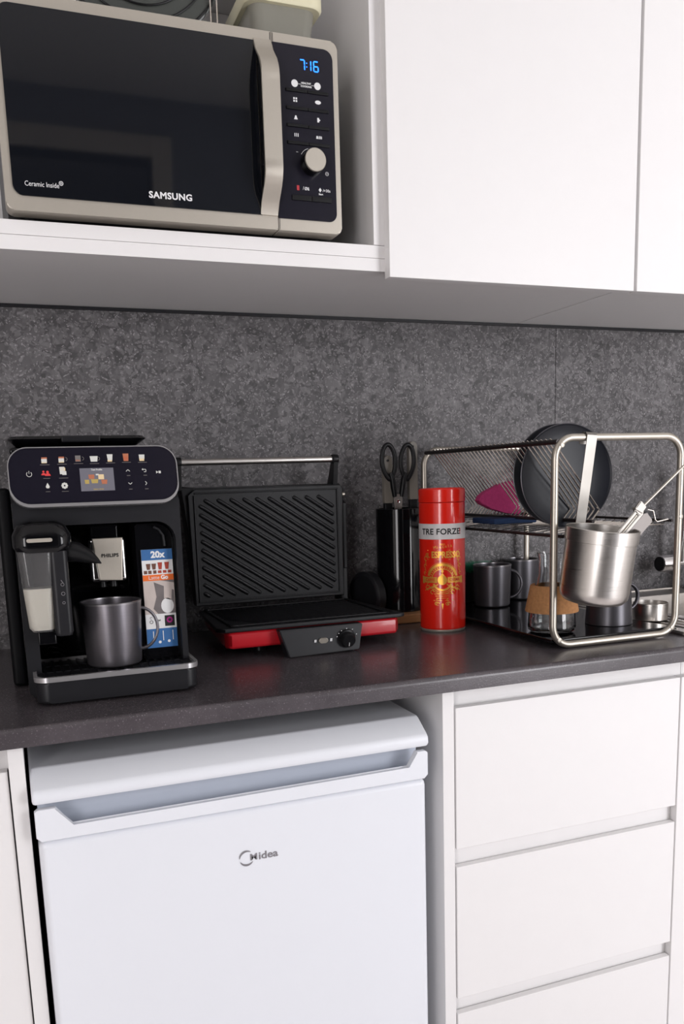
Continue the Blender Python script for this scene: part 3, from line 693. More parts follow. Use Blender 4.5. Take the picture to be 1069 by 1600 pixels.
x, z = P_(.36, .285); text(bm, 'Latte', x, yA, z, .0058, -.01); x, z = P_(.70, .285); text(bm, 'Go', x, yA, z, .0060, .06)
for u in (.22, .54, .86):
    a_, b_ = P_(u-.012, .83); c_, d_ = P_(u+.012, .93); rectp(bm, a_, c_, d_, b_, yA)
for u, v in ((.42, .945), (.72, .94)): x, z = P_(u, v); disc(bm, x, z, .0022, yA, 12)
cpart('white_lettering', bm, 'white_ink')
bm = bm_new()
patch(bm, [P_(.34, .33), P_(.98, .42), P_(1, .655), P_(.42, .655), P_(.28, .60), P_(.40, .48)], yA); patch(bm, [P_(.56, .315), P_(1, .315), P_(1, .345)], yA)
cpart('dark_photo', bm, 'card_grey')
bm = bm_new(); patch(bm, [P_(.66, .37), P_(.92, .40), P_(.88, .52), P_(.64, .50)], yB); cpart('photo_spout', bm, 'card_cream')
bm = bm_new(); x, z = P_(.74, .575); disc(bm, x, z, .0095, yB, 18, .0115); cpart('photo_glass', bm, 'card_white')
bm = bm_new()
for u in (.20, .38): x, z = P_(u, .175); patch(bm, [(x-.0022, z-.004), (x+.0022, z-.004), (x+.0034, z+.0048), (x-.0034, z+.0048)], yA)
for u in (.10, .24, .40): x, z = P_(u, .228); rectp(bm, x-.0024, x+.0024, z-.0025, z+.0025, yA)
cpart('picture_brown', bm, 'card_brown')
bm = bm_new()
for u in (.58, .80): x, z = P_(u, .17); patch(bm, [(x-.0022, z-.005), (x+.0022, z-.005), (x+.0034, z+.0055), (x-.0034, z+.0055)], yA)
for u in (.56, .72, .88): x, z = P_(u, .228); rectp(bm, x-.0026, x+.0026, z-.0020, z+.0020, yA)
cpart('picture_red', bm, 'card_red')
bm = bm_new(); a_, b_ = P_(.62, .675); c_, d_ = P_(.94, .785); rectp(bm, a_, c_, d_, b_, yA); x, z = P_(.18, .72); arc_band(bm, x, z-.002, .0020, .0027, 0, 360, yA, 14); arc_band(bm, x, z+.004, .0014, .0019, 0, 300, yA, 10)
x, z = P_(.42, .72); text(bm, 'bialetti'[:4], x, yA, z, .0030, .02); cpart('dark_print', bm, 'ink')
bm = bm_new(); x, z = P_(.78, .722); arc_band(bm, x, z, .0022, .0046, 0, 360, yB, 18); cpart('magenta_mark', bm, 'card_mag')

# ------------------------------------------------------------------ mugs
def mug_parts(t, c, r, h, mname, ang, taper=1.0, hr=.026):
    x, y, z = c; b = r*taper
    bm = bm_new()
    lathe(bm, [(0, .0), (b*.90, .0), (b, .004), (r, h-.001), (r-.0008, h), (r-.0026, h-.0006), (b-.0035, .006), (0, .005)], c, 56)
    part('cup_body', bm, mname, t)
    bm = bm_new(); lathe(bm, [(r+.0002, h-.0025), (r+.0004, h+.0002), (r-.0010, h+.0010), (r-.0026, h+.0002), (r-.0028, h-.0015)], c, 56); part('rim', bm, 'mug_lip', t)
    bm = bm_new(); pth = []
    for k in range(15):
        a = R(-98+196*k/14); d = r-.004+hr*math.cos(a)*1.0; hz = h*.53+h*.33*math.sin(a)
        pth.append((x+d*math.cos(ang), y+d*math.sin(ang), z+hz))
    tube(bm, pth, .0040, 10, flat=.75); part('handle', bm, mname, t)
mz = CZ+.0384
mp_ = (.1275, -.4350, mz)
t = thing('mug', mp_, 'shiny gunmetal mug standing on the drip tray of coffee machine', 'mug', 'gunmetal mugs')
mug_parts(t, mp_, .0440, .0940, 'mug_brew', R(2), .90)

# ------------------------------------------------------------------ contact grill
G0, G1 = .3250, .6350; GF, GB = -.3270, -.0900
gr = thing('contact_grill', (.48, -.2, CZ), 'open contact grill with ribbed black plates and red base', 'contact grill')
bm = bm_new(); prism(bm, [(G0+.016, GB+.02), (G0-.002, GF+.016), (G0+.008, GF+.004), (G1+.002, GF+.004), (G1+.012, GF+.016), (G1-.004, GB+.02)], .9180, .9480, 'z', bev=.006); part('base', bm, 'red', gr, 'glossy red base shell')
for fx in (G0+.075, G1-.06):
    for fy in (GF+.075, GB-.02): part('foot', lathe(bm_new(), [(0, 0), (.012, 0), (.010, .0178), (0, .0178)], (fx, fy, CZ+.0003), 18), 'bplas', gr)
# lower plate: rim with corner spout and shallow ribs
bm = bm_new()
outl = [(G0, GB-.004), (G0-.016, GF+.014), (G0-.004, GF-.002), (G1+.006, GF-.002), (G1+.020, GF+.005), (G1+.012, GF+.024), (G1+.002, GB-.004)]
prism(bm, outl, .9485, .9560, 'z', bev=.0016)
for s_ in ((G0+.008, G1-.008, GF+.010, GF+.016), (G0+.008, G1-.008, GB-.018, GB-.012), (G0+.008, G0+.014, GF+.010, GB-.012), (G1-.014, G1-.008, GF+.010, GB-.012)): box(bm, s_[0], s_[1], s_[2], s_[3], .9560, .9590, .0012)
for k in range(30):      # low diagonal ribs across the lower plate
    x = G0+.030+k*.0135-.09
    xa, ya, xb, yb = x, GB-.028, x+.13, GF+.024
    lo, hi = G0+.018, G1-.018
    if xa < lo: tt = (lo-xa)/(xb-xa); xa, ya = lo, ya+(yb-ya)*tt
    if xb > hi: tt = (hi-xa)/(xb-xa); yb = ya+(yb-ya)*tt; xb = hi
    if xb-xa < .012: continue
    tube(bm, [(xa, ya, .9558), (xb, yb, .9558)], .0022, 6)
part('lower_plate', bm, 'bmatte', gr)
# upper shell standing up, plate facing front
U0, U1, UZ0, UZ1 = .3190, .6270, .9640, 1.1900; UY = -.104
bm = bm_new(); prism(bm, [(U0+.004, UZ0), (U1, UZ0), (U1+.004, UZ1-.010), (U1-.004, UZ1), (U0+.012, UZ1), (U0-.018, UZ1+.004), (U0-.010, UZ1-.03)], UY+.0075, UY+.050, 'y', bev=.004); part('upper_shell', bm, 'bplas', gr)
bm = bm_new(); prism(bm, [(U0, UZ0+.002), (U1-.004, UZ0+.002), (U1-.004, UZ1-.003), (U0+.010, UZ1-.003), (U0-.004, UZ1-.014)], UY, UY+.0072, 'y', bev=.0015)
for s_ in ((U0+.008, U1-.012, UZ1-.012, UZ1-.009), (U0+.008, U1-.012, UZ0+.008, UZ0+.011), (U0+.006, U0+.009, UZ0+.008, UZ1-.014), (U1-.015, U1-.012, UZ0+.008, UZ1-.009)): box(bm, s_[0], s_[1], UY-.0025, UY+.0005, s_[2], s_[3], .001)
lo, hi, zb_, zt_ = U0+.018, U1-.023, UZ0+.020, UZ1-.024
slope = .66
k = 0; c0 = zb_ - slope*0
nr = 0
step = .0166
zc = zb_+.006
while zc < zt_+slope*(hi-lo):        # rib from upper left down to the right: z = zc - slope*(x-lo)
    xs = lo; zs = zc
    if zs > zt_: xs = lo+(zc-zt_)/slope; zs = zt_
    xe = hi; ze = zc-slope*(hi-lo)
    if ze < zb_: xe = lo+(zc-zb_)/slope; ze = zb_
    if xe-xs > .008: tube(bm, [(xs, UY+.0006, zs), (xs+.003, UY-.0012, zs-.003*slope), (xe-.003, UY-.0012, ze+.003*slope), (xe, UY+.0006, ze)], .0038, 8)
    zc += step
part('upper_plate', bm, 'bmatte', gr)
# handle
hb = part('handle_bar', lathe(bm_new(), [(0, 0), (.0062, 0), (.0062, .300), (0, .300)], (.306, -.100, 1.2375), 24, 'x'), 'steel', gr, 'brushed steel handle bar')
for x in (.294, .606): part('handle_cap', lathe(bm_new(), [(0, 0), (.0086, 0), (.0094, .002), (.0094, .011), (.0086, .013), (0, .013)], (x, -.100, 1.2375), 24, 'x'), 'bplas', gr)
bm = bm_new(); prism(bm, [(-.108, 1.236), (-.092, 1.238), (-.062, 1.186), (-.098, 1.186)], .608, .618, 'x', bev=.001); part('handle_arm', bm, 'bplas', gr)
bm = bm_new(); prism(bm, [(-.108, 1.236), (-.092, 1.238), (-.062, 1.186), (-.098, 1.186)], .296, .306, 'x', bev=.001); part('handle_arm', bm, 'bplas', gr)
part('hinge_pin', lathe(bm_new(), [(0, 0), (.0040, 0), (.0040, .005), (0, .005)], (U1+.001, -.095, 1.168), 16, 'x'), 'tube', gr)
bm = bm_new(); prism(bm, [(-.088, 1.15), (-.066, 1.16), (-.040, .95), (-.085, .948)], U1+.0045, U1+.012, 'x', bev=.001); box(bm, U1-.004, U1+.012, -.088, -.045, .9480, 1.020, .003); part('hinge_arm', bm, 'bplas', gr)
# switch panel, leaning out at the bottom
qa = [(.4105, .9470), (.5640, .9470), (.5520, .9040), (.4235, .9012)]
bm = bm_new(); tv = [bm.verts.new((x, -.3440 if z > .93 else -.3560, z)) for x, z in qa]; bv = [bm.verts.new((x, -.322, z)) for x, z in qa]
bm.faces.new(tv); bm.faces.new(list(reversed(bv)))
for i in range(4): bm.faces.new((tv[i], bv[i], bv[(i+1) % 4], tv[(i+1) % 4]))
bmesh.ops.recalc_face_normals(bm, faces=bm.faces); bmesh.ops.bevel(bm, geom=list(bm.edges), offset=.0015, segments=2, affect='EDGES')
sw = part('switch_panel', bm, 'bgrey', gr)
tilt = Matrix.Translation((0, -.350, .925)) @ Matrix.Rotation(R(15), 4, 'X')
def onp(bm): xf(bm, tilt); return bm
part('indicator_lamp', onp(prism(bm_new(), rrect(-.0085, .0085, -.0045, .0045, .0044), -.0035, .0, 'y', bev=.001)), 'champ', sw, 'pale oval indicator lamp')
sw.children[0].location = (0, 0, 0)
for v in sw.children[0].data.vertices: v.co.x += .4870
bm = onp(lathe(bm_new(), [(0, 0), (.0165, 0), (.0160, .003), (.0130, .004), (.0125, .014), (.0115, .0155), (0, .0155)], (.5300, .001, .0), 36, 'y')); part('dial', bm, 'bplas', sw)
bm = bm_new()
for a in (-150, -215, 165, 125, 95, 60, 20, -60): disc(bm, .5300+.0190*math.cos(R(a)), .0190*math.sin(R(a)), .0009, -.0022, 8)
rectp(bm, .4700, .4740, -.0020, .0030, -.0022); rectp(bm, .4990, .5030, -.0026, .0030, -.0022); rectp(bm, .5295, .5305, -.009, -.002, -.0160); part('dial_print', onp(bm), 'white_ink', sw)

# ------------------------------------------------------------------ round lid, board, knife block
dc = Vector((.6800, -.070, .9535))
bm = bm_new(); lathe(bm, [(0, 0), (.0430, 0), (.0430, -.003), (.0470, -.003), (.0520, .001), (.0520, .018), (.0, .020)], (0, 0, 0), 48, 'x')
xf(bm, Matrix.Translation(dc) @ Matrix.Rotation(R(16), 4, 'Z'))
solo('round_lid', bm, 'bgrey', (dc.x, dc.y, CZ+.0015), 'round black lid standing on edge between grill and knife block', 'lid')
bm = bm_new(); box(bm, .7025, .8380, -.142, -.006, CZ+.0005, CZ+.0195, .003); solo('cutting_board', bm, 'wood', (.77, -.07, CZ), 'light brown wooden board under the black knife block', 'board')
kx, ky, kr = .7655, -.0680, .0490
KB = CZ+.0200
kb = thing('knife_block', (kx, ky, KB), 'glossy black cylindrical knife block on the wooden board', 'knife block')
part('block_body', lathe(bm_new(), [(0, 0), (kr-.001, 0), (kr, .001), (kr, .2130), (kr-.0015, .2145), (kr-.006, .2145), (kr-.006, .1900), (0, .1900)], (kx, ky, KB), 64), 'bgloss', kb)
part('insert', lathe(bm_new(), [(0, 0), (kr-.0065, 0), (kr-.0065, .012), (0, .012)], (kx, ky, KB+.1945), 40), 'bmatte', kb)
top = KB+.207
def ellpath(cx, cz, a, b, y, rot=0, n=36, pinch=0.0):
    o = []
    for k in range(n):
        t_ = 2*math.pi*k/n; u, v = a*math.cos(t_), b*math.sin(t_)
        if v < 0: u *= 1-pinch*(v/b)**2
        o.append((cx+u*math.cos(rot)-v*math.sin(rot), y, cz+u*math.sin(rot)+v*math.cos(rot)))
    return o
ysc = -.094
sc_c = at(622, 760, ysc)
sci = thing('kitchen_scissors', (sc_c.x, ysc, top), 'black handled kitchen scissors standing upright in knife block', 'scissors')
for s_ in (-1, 1):
    bm = bm_new(); c_ = at(622+s_*14.5, 722, ysc)
    tube(bm, ellpath(c_.x, c_.z, .0150, .0350, ysc, R(-s_*3), 40, .45), .0036, 10, closed=True, flat=1.3)
    e0 = at(622+s_*9, 748, ysc); e1 = at(622+s_*5, 776, ysc)
    tube(bm, [e0+Vector((s_*.004, 0, .012)), e0, (e0+e1)/2, e1], [.0050, .0064, .0066, .0052], 10, flat=.9)
    part('handle', bm, 'bplas', sci)
pv = at(622, 783, ysc)
bm = bm_new(); prism(bm, [(pv.x-.008, pv.z-.014), (pv.x+.008, pv.z-.014), (pv.x+.010, pv.z+.006), (pv.x+.003, pv.z+.014), (pv.x-.003, pv.z+.014), (pv.x-.010, pv.z+.006)], ysc-.002, ysc+.002, 'y', bev=.0006)
prism(bm, [(pv.x-.006, pv.z-.045), (pv.x+.006, pv.z-.045), (pv.x+.008, pv.z-.013), (pv.x-.008, pv.z-.013)], ysc-.0018, ysc+.0018, 'y'); part('blades', bm, 'steelh', sci)
part('pivot_screw', lathe(bm_new(), [(0, 0), (.0038, 0), (.0038, .0015), (0, .0022)], (pv.x, ysc-.002, pv.z), 20, 'y'), 'chrome', sci)
for (p0, p1, yy, lab) in (((604, 712), (606, 786), -.075, 'grey handled kitchen knife behind the left scissor loop'), ((644, 690), (645, 780), -.060, 'grey handled kitchen knife behind the right scissor loop')):
    a_, b_ = at(p0[0], p0[1], yy), at(p1[0], p1[1], yy)
    kn_ = thing('kitchen_knife', (b_.x, yy, top), lab, 'knife', 'knives in the knife block')
    bm = bm_new(); prism(bm, rrect(b_.x-.0095, b_.x+.0095, b_.z, a_.z, (.002, .002, .008, .008)), yy-.006, yy+.006, 'y', bev=.002); part('handle', bm, 'handle', kn_)
    part('bolster', box(bm_new(), b_.x-.0085, b_.x+.0085, yy-.006, yy+.006, top-.006, b_.z-.0005, .002), 'bplas', kn_)
    part('rivet', lathe(bm_new(), [(0, 0), (.0026, 0), (.0026, .0012), (0, .0014)], (b_.x-.001, yy-.006, a_.z-.010), 14, 'y'), 'bplas', kn_)

# ------------------------------------------------------------------ coffee tin
cx_, cy_, cr, chh = .7815, -.2310, .0445, .2760
ct = thing('coffee_tin', (cx_, cy_, CZ), 'tall red coffee tin with TRE FORZE band and gold print', 'tin')
part('tin_body', lathe(bm_new(), [(0, .004), (cr-.003, .004), (cr-.0005, .006), (cr, .009), (cr, .2470), (cr-.0004, .2482), (0, .2482)], (cx_, cy_, CZ), 96), 'canred', ct)
part('base_rim', lathe(bm_new(), [(0, 0), (cr-.002, 0), (cr-.0006, .002), (cr-.0006, .0050), (0, .0050)], (cx_, cy_, CZ+.0003), 64), 'champ', ct)
part('lid', lathe(bm_new(), [(0, .2486), (cr-.0008, .2486), (cr+.0006, .2500), (cr+.0006, .2725), (cr-.0015, .2750), (cr-.004, .2755), (cr-.005, .2735), (0, .2735)], (cx_, cy_, CZ), 96), 'canred', ct)
part('label_band', lathe(bm_new(), [(cr+.0001, .1795), (cr+.0004, .1797), (cr+.0004, .2088), (cr+.0001, .2090)], (cx_, cy_, CZ), 96), 'band', ct)
view = math.atan2(CAM.y-cy_, CAM.x-cx_)
def wrap(bm, dr, a_off=0.0):
    """bend flat print (x = arc length, z = height) around the tin"""
    bmesh.ops.triangulate(bm, faces=bm.faces)
    bmesh.ops.subdivide_edges(bm, edges=[e for e in bm.edges if abs(e.verts[0].co.x-e.verts[1].co.x) > .006], cuts=2, use_grid_fill=False)
    for v in bm.verts:
        a = view + a_off + v.co.x/cr; z = v.co.z
        v.co = (cx_+(cr+dr)*math.cos(a), cy_+(cr+dr)*math.sin(a), z)
    bmesh.ops.recalc_face_normals(bm, faces=bm.faces)
    return bm
bm = text(bm_new(), 'TRE FORZE', -.0030, 0, CZ+.1938, .0112, .035, wide=.98, space=1.05); part('lettering', wrap(bm, .0008), 'ink', ct)
bm = text(bm_new(), '!', .0375, 0, CZ+.1938, .0112, .035); part('exclamation_mark', wrap(bm, .0008), 'red_ink', ct)
bm = bm_new()
def t2(s, x, z, h, **k): text(bm, s, x, 0, CZ+z, h, **k)
for i, ch_ in enumerate('Miscela'): text(bm, ch_, -.014+.0052*i, 0, CZ+.1640+.0006*i, .0062, tilt=-.3)
t2('IL', -.0285, .1490, .0092, bold=.02, wide=.8); t2('VERO'[:1]+'ERO', -.0, .1700, .0036, wide=.9)
t2('ESPRESSO', .0080, .1500, .0122, bold=.05, wide=.80); rectp(bm, -.030, .036, CZ+.1410, CZ+.1418, 0); rectp(bm, -.030, .036, CZ+.1586, CZ+.1592, 0)
C0 = CZ+.1030
arc_band(bm, .0, C0, .0262, .0312, 14, 166, 0, 30); arc_band(bm, .0, C0, .0198, .0216, 5, 175, 0, 26); arc_band(bm, .0, C0, .0325, .0331, 25, 155, 0, 26)
for k in range(15):
    a = R(12+156*k/14); disc(bm, .0240*math.cos(a), C0+.0240*math.sin(a), .0014, 0, 8)
for s_ in (-1, 1):       # scroll work
    for (u, v, r_) in ((.034, .040, .0045), (.036, .026, .0035), (.030, -.016, .0050), (.020, -.024, .0040), (.012, -.046, .0032), (.037, .012, .0030)):
        arc_band(bm, s_*u, C0+v, r_-.0014, r_+.0002, 0, 290, 0, 14); arc_band(bm, s_*(u-.002), C0+v+.007, r_*.45, r_*.45+.0010, 60, 330, 0, 10)
    for q in range(4): polyline_pts = [(s_*(.008+.007*q), C0-.0100-.0025*q), (s_*(.022+.005*q), C0-.0180-.0015*q)]; (u0_, v0_), (u1_, v1_) = polyline_pts; patch(bm, [(u0_, v0_), (u1_, v1_), (u1_, v1_+.0017), (u0_, v0_+.0021)], 0)
# central figure-like ornament: stacked diamonds and a disc
for v, a_, b_ in ((.016, .0026, .0048), (.008, .0040, .0045), (.001, .0056, .0050)): patch(bm, [(-a_, C0+v), (0, C0+v-b_), (a_, C0+v), (0, C0+v+b_)], 0)
rectp(bm, -.038, -.010, C0-.0062, C0+.0048, 0); rectp(bm, .010, .038, C0-.0062, C0+.0048, 0); disc(bm, 0, C0-.0010, .0092, 0, 24)
patch(bm, [(.038, C0-.008), (.044, C0-.008), (.041, C0-.001), (.044, C0+.006), (.038, C0+.006)], 0); patch(bm, [(-.038, C0-.008), (-.044, C0-.008), (-.041, C0-.001), (-.044, C0+.006), (-.038, C0+.006)], 0)
arc_band(bm, 0, C0-.0020, .0160, .0200, 200, 340, 0, 20); arc_band(bm, 0, C0-.0020, .0220, .0232, 205, 335, 0, 20); arc_band(bm, 0, C0-.0020, .0252, .0262, 215, 325, 0, 20)
for q in range(3): rectp(bm, -.016+.002*q, .016-.002*q, C0-.0280-.004*q, C0-.0272-.004*q, 0)
rectp(bm, -.018, .022, C0-.0405, C0-.0397, 0); disc(bm, 0, C0-.0480, .0022, 0, 12); patch(bm, [(-.0016, C0-.050), (0, C0-.0580), (.0016, C0-.050)], 0)
for q in (-.009, .009): arc_band(bm, q, C0-.0465, .0024, .0034, 0, 300, 0, 12)
part('gold_print', wrap(bm, .0004), 'gold', ct)
bm = bm_new(); text(bm, 'CAFF\u00c8', -.0245, 0, C0-.0008, .0058, .02, wide=.9); text(bm, 'FORTE'[:0]+'ITALIA'[:0]+'CREMA', .0245, 0, C0-.0008, .0058, .02, wide=.85)
part('banner_print', wrap(bm, .0007), 'canred', ct)

# ------------------------------------------------------------------ dish rack
RY0, RY1 = -.512, -.030
pL = at(865.6, 850, RY0); pR = at(1059, 850, RY0); pT = at(960, 682.5, RY0)
RX0, RX1, RZ1, RZ0 = pL.x, pR.x, pT.z, CZ+.0070
tr = .0062
rk = thing('dish_rack', ((RX0+RX1)/2, -.27, CZ), 'two tier steel dish rack with rounded tube frames by sink', 'dish rack')
for yy in (RY0, RY1):
    part('tube_frame', tube(bm_new(), rrpath(RX0, RX1, RZ0, RZ1, .034, yy), tr, 14, closed=True), 'tube', rk)
for (sx, sz) in ((RX0+.010, RZ1-.012), (RX1-.010, RZ0+.010), (RX0+.010, RZ0+.010), (RX1, 1.115)):
    bm = lathe(bm_new(), [(0, 0), (.0042, 0), (.0042, .001), (.0025, .0016), (0, .0012)], (sx, RY0-tr+.0008, sz), 18, 'y'); part('screw', bm, 'champ', rk)
TRZ = .9160
bm = bm_new(); box(bm, RX0+.002, RX1-.002, RY0+.007, RY1-.007, TRZ-.006, TRZ, .002); part('drip_tray', bm, 'bgloss', rk)
RA = (RX0+.006, 1.2475); RB_ = at(925, 813, RY0+.02); RM = at(936, 796, RY0+.02)
bm = bm_new(); tube(bm, [(RA[0], RY0, RA[1]), (RA[0], RY1, RA[1])], .0042, 8); part('top_rail', bm, 'wire_dark', rk)
bm = bm_new(); tube(bm, [(RB_.x, RY0+.016, RB_.z-.002), (RB_.x, RY1, RB_.z-.002)], .0034, 8); part('middle_rail', bm, 'wire_dark', rk)
RC = (RX0+.030, 1.0905)
bm = bm_new(); tube(bm, [(RC[0], RY0+.016, RC[1]), (RC[0], RY1, RC[1])], .0030, 8); part('lower_rail', bm, 'wire_dark', rk)
bm = bm_new(); tube(bm, [(RX1-.010, RY0+.004, 1.108), (RX1-.010, RY1, 1.108)], .0024, 8); tube(bm, [(RX0, RY1, 1.108), (RX1, RY1, 1.108)], .0030, 8); part('side_rail', bm, 'wire_dark', rk)
NW = 33
for k in range(NW):
    y = RY0+.020+(RY1-RY0-.045)*k/(NW-1)
    bm = tube(bm_new(), [(RA[0]-.003, y, RA[1]+.0055), (RA[0]+.004, y, RA[1]+.002), (RM.x-.002, y, RM.z+.003), (RM.x, y, RM.z), (RM.x-.001, y, RM.z-.003), (RB_.x, y, RB_.z)], .00135, 6)
    part('plate_wire', bm, 'wire', rk)
for k in range(17):
    y = RY0+.020+(RY1-RY0-.045)*k/16+.004
    bm = tube(bm_new(), [(RC[0], y, RC[1]-.004), (RC[0]+.004, y, RC[1]+.0035), (RB_.x, y, 1.0985), (RX1-.012, y, 1.1015), (RX1-.008, y, 1.1110)], .0012, 6)
    part('shelf_wire', bm, 'wire', rk)
# plates leaning in the wires
for i, (cpx, cpy, yy, lab) in enumerate(((880, 744, -.400, 'front of two dark plates standing in the dish rack'), (866, 742, -.345, 'rear of two dark plates standing in the dish rack'))):
    c_ = at(cpx, cpy, yy); rP = .0915
    pl = thing('plate', (c_.x, yy, c_.z-rP), lab, 'plate', 'dark plates in the dish rack')
    bm = lathe(bm_new(), [(0, 0), (.052, 0), (.060, .002), (.088, .0095), (rP, .0130), (rP+.0004, .0142), (rP-.001, .0152), (.087, .0118), (.060, .0045), (0, .0040)], (0, 0, 0), 72, 'y')
    xf(bm, Matrix.Translation((c_.x, yy, c_.z)) @ Matrix.Rotation(R(-5), 4, 'Z') @ Matrix.Rotation(R(-2), 4, 'X'))
    part('dish', bm, 'plate', pl)
    bm = tube(bm_new(), [(rP*math.cos(2*math.pi*k/72), -.0142, rP*math.sin(2*math.pi*k/72)) for k in range(72)], .0010, 6, closed=True)
    xf(bm, Matrix.Translation((c_.x, yy, c_.z)) @ Matrix.Rotation(R(-5), 4, 'Z') @ Matrix.Rotation(R(-2), 4, 'X')); part('rim', bm, 'mug', pl)
# pink sponge and blue cloth on the shelf
yy = -.215; P3 = lambda px, py: (lambda p: (p.x, p.z))(at(px, py, yy))
sh = [P3(745, 782), P3(748, 775), P3(756, 768), P3(778, 757), P3(797, 751), P3(800, 756), P3(802, 775), P3(811, 800), P3(806, 804), P3(786, 801), P3(765, 795), P3(750, 788)]
solo('sponge', prism(bm_new(), sh, yy-.010, yy+.010, 'y', bev=.003), 'pink', (P3(800, 800)[0], yy, P3(800, 802)[1]), 'magenta sponge leaning inside the upper tier of dish rack', 'sponge')
a_, b_ = P3(757, 809), P3(822, 818)
bm = bm_new(); box(bm, a_[0], b_[0], yy-.04, yy+.05, 1.1010, 1.1125, .003); solo('folded_cloth', bm, 'blue', ((a_[0]+b_[0])/2, yy, 1.101), 'navy blue folded cloth lying under the magenta sponge', 'cloth')
# utensil cup hung on the front frame by a flat hook, tilted
hx = at(921, 677, RY0).x
CR_, CH_ = .0580, .1240
ang = R(3.6)
piv = Vector((hx, RY0, RZ1+tr))
cupx = piv.x + .012; cyc = RY0-tr-.004-CR_
cup = thing('utensil_cup', (piv.x, RY0-.03, piv.z), 'brushed steel utensil cup hooked over front bar of dish rack', 'utensil holder')
TR = Matrix.Translation(piv) @ Matrix.Rotation(ang, 4, 'Y') @ Matrix.Rotation(R(6), 4, 'X') @ Matrix.Translation(-piv)
zt = at(937, 820, cyc).z; zbt = zt-CH_
bm = lathe(bm_new(), [(0, 0), (CR_-.018, 0), (CR_-.009, .003), (CR_-.003, .010), (CR_-.0012, .020), (CR_-.0010, CH_-.022), (CR_+.0012, CH_-.0212), (CR_+.0014, CH_-.001), (CR_+.0002, CH_), (CR_-.0010, CH_-.001), (CR_-.0024, .020), (CR_-.012, .004), (0, .003)], (cupx-.0115, cyc, zbt), 72)
xf(bm, TR); part('cup', bm, 'steel', cup)
bm = bm_new()
hk = [(RY0+tr+.0045, RZ1-.012), (RY0+tr+.0045, RZ1+.004), (RY0+.004, RZ1+tr+.0022), (RY0-.004, RZ1+tr+.0022), (RY0-tr-.0030, RZ1+.004), (RY0-tr-.0030, zt-.02)]
hin = [(RY0-tr-.0014, zt-.02), (RY0-tr-.0014, RZ1+.003), (RY0-.003, RZ1+tr+.0006), (RY0+.003, RZ1+tr+.0006), (RY0+tr+.003, RZ1+.003), (RY0+tr+.003, RZ1-.012)]
prism(bm, hk+hin, piv.x-.0098, piv.x+.0098, 'x'); xf(bm, TR); part('hook_strap', bm, 'steelh', cup)
# utensils standing in the cup
ux = lambda px, py, y: at(px, py, y)
def bar(bm, a, b, w_, th, bev=.001):
    a, b = Vector(a), Vector(b); d = (b-a).normalized(); side = d.cross(Vector((0, 1, 0))).normalized(); nn = d.cross(side)
    vs = [bm.verts.new(p+side*sw_*w_+nn*st*th) for p in (a, b) for sw_, st in ((-1, -1), (1, -1), (1, 1), (-1, 1))]
    fs = [bm.faces.new([vs[i] for i in f]) for f in ((0, 1, 2, 3), (7, 6, 5, 4), (0, 4, 5, 1), (1, 5, 6, 2), (2, 6, 7, 3), (3, 7, 4, 0))]
    bmesh.ops.recalc_face_normals(bm, faces=fs)
    if bev: bmesh.ops.bevel(bm, geom=list({e for f in fs for e in f.edges}), offset=bev, segments=2, affect='EDGES')
yu = cyc-.012
tg = thing('slotted_utensil', tuple(ux(966, 835, yu)), 'steel utensil with split slotted handle leaning right in the cup', 'utensil')
bm = bm_new()
bar(bm, ux(952, 850, yu), ux(996, 797, yu), .0028, .0018); bar(bm, ux(960, 853, yu), ux(1004, 801, yu), .0028, .0018); bar(bm, ux(994, 802, yu), ux(1005, 787, yu), .0078, .0030, .0012); part('slotted_handle', bm, 'steelh', tg)
bm = bm_new(); bar(bm, ux(991, 794, yu-.001), ux(1003, 801, yu-.001), .0016, .0044, .0006); part('collar', bm, 'steelh', tg)
ld_ = thing('ladle', tuple(ux(1010, 790, yu+.02)), 'utensil with long thin steel rod reaching past the frame', 'utensil')
bm = bm_new(); tube(bm, [ux(955, 855, yu+.012), ux(1008, 788, yu+.012), ux(1085, 712, yu+.012)], .0021, 10); part('rod', bm, 'tube', ld_)
pe = thing('peeler', tuple(ux(1000, 825, yu+.02)), 'steel peeler with flat grey handle and bent wire end in cup', 'peeler')
bm = bm_new(); bar(bm, ux(968, 858, yu+.022), ux(1014, 805, yu+.022), .0130, .0030, .0028); part('handle', bm, 'taupe', pe)
bm = bm_new(); tube(bm, [ux(1012, 796, yu+.022), ux(1021, 798, yu+.022), ux(1024, 812, yu+.022), ux(1027, 815, yu+.022), ux(1044, 811, yu+.022)], .0012, 8); part('wire_end', bm, 'wire', pe)
part('hang_hole', lathe(bm_new(), [(0, 0), (.0024, 0), (.0024, .0008), (0, .0008)], tuple(ux(1009, 800, yu+.0185)), 14, 'y'), 'bplas', pe)

# things on the rack's tray
TZr = TRZ+.0004
def rack_mug(px, py, label, r, h, ang_, taper=.93):
    c_ = atz(px, py, TZr); c_ = (c_.x, c_.y, TZr)
    t_ = thing('mug', c_, label, 'mug', 'gunmetal mugs'); mug_parts(t_, c_, r, h, 'mug', ang_, taper); return t_, c_
rack_mug(769, 946, 'gunmetal mug on rack tray, nearest to the red tin', .0410, .0900, R(-30))
tB, cB = rack_mug(814, 934, 'gunmetal mug half hidden behind another mug and glass flask', .0400, .0900, R(0))
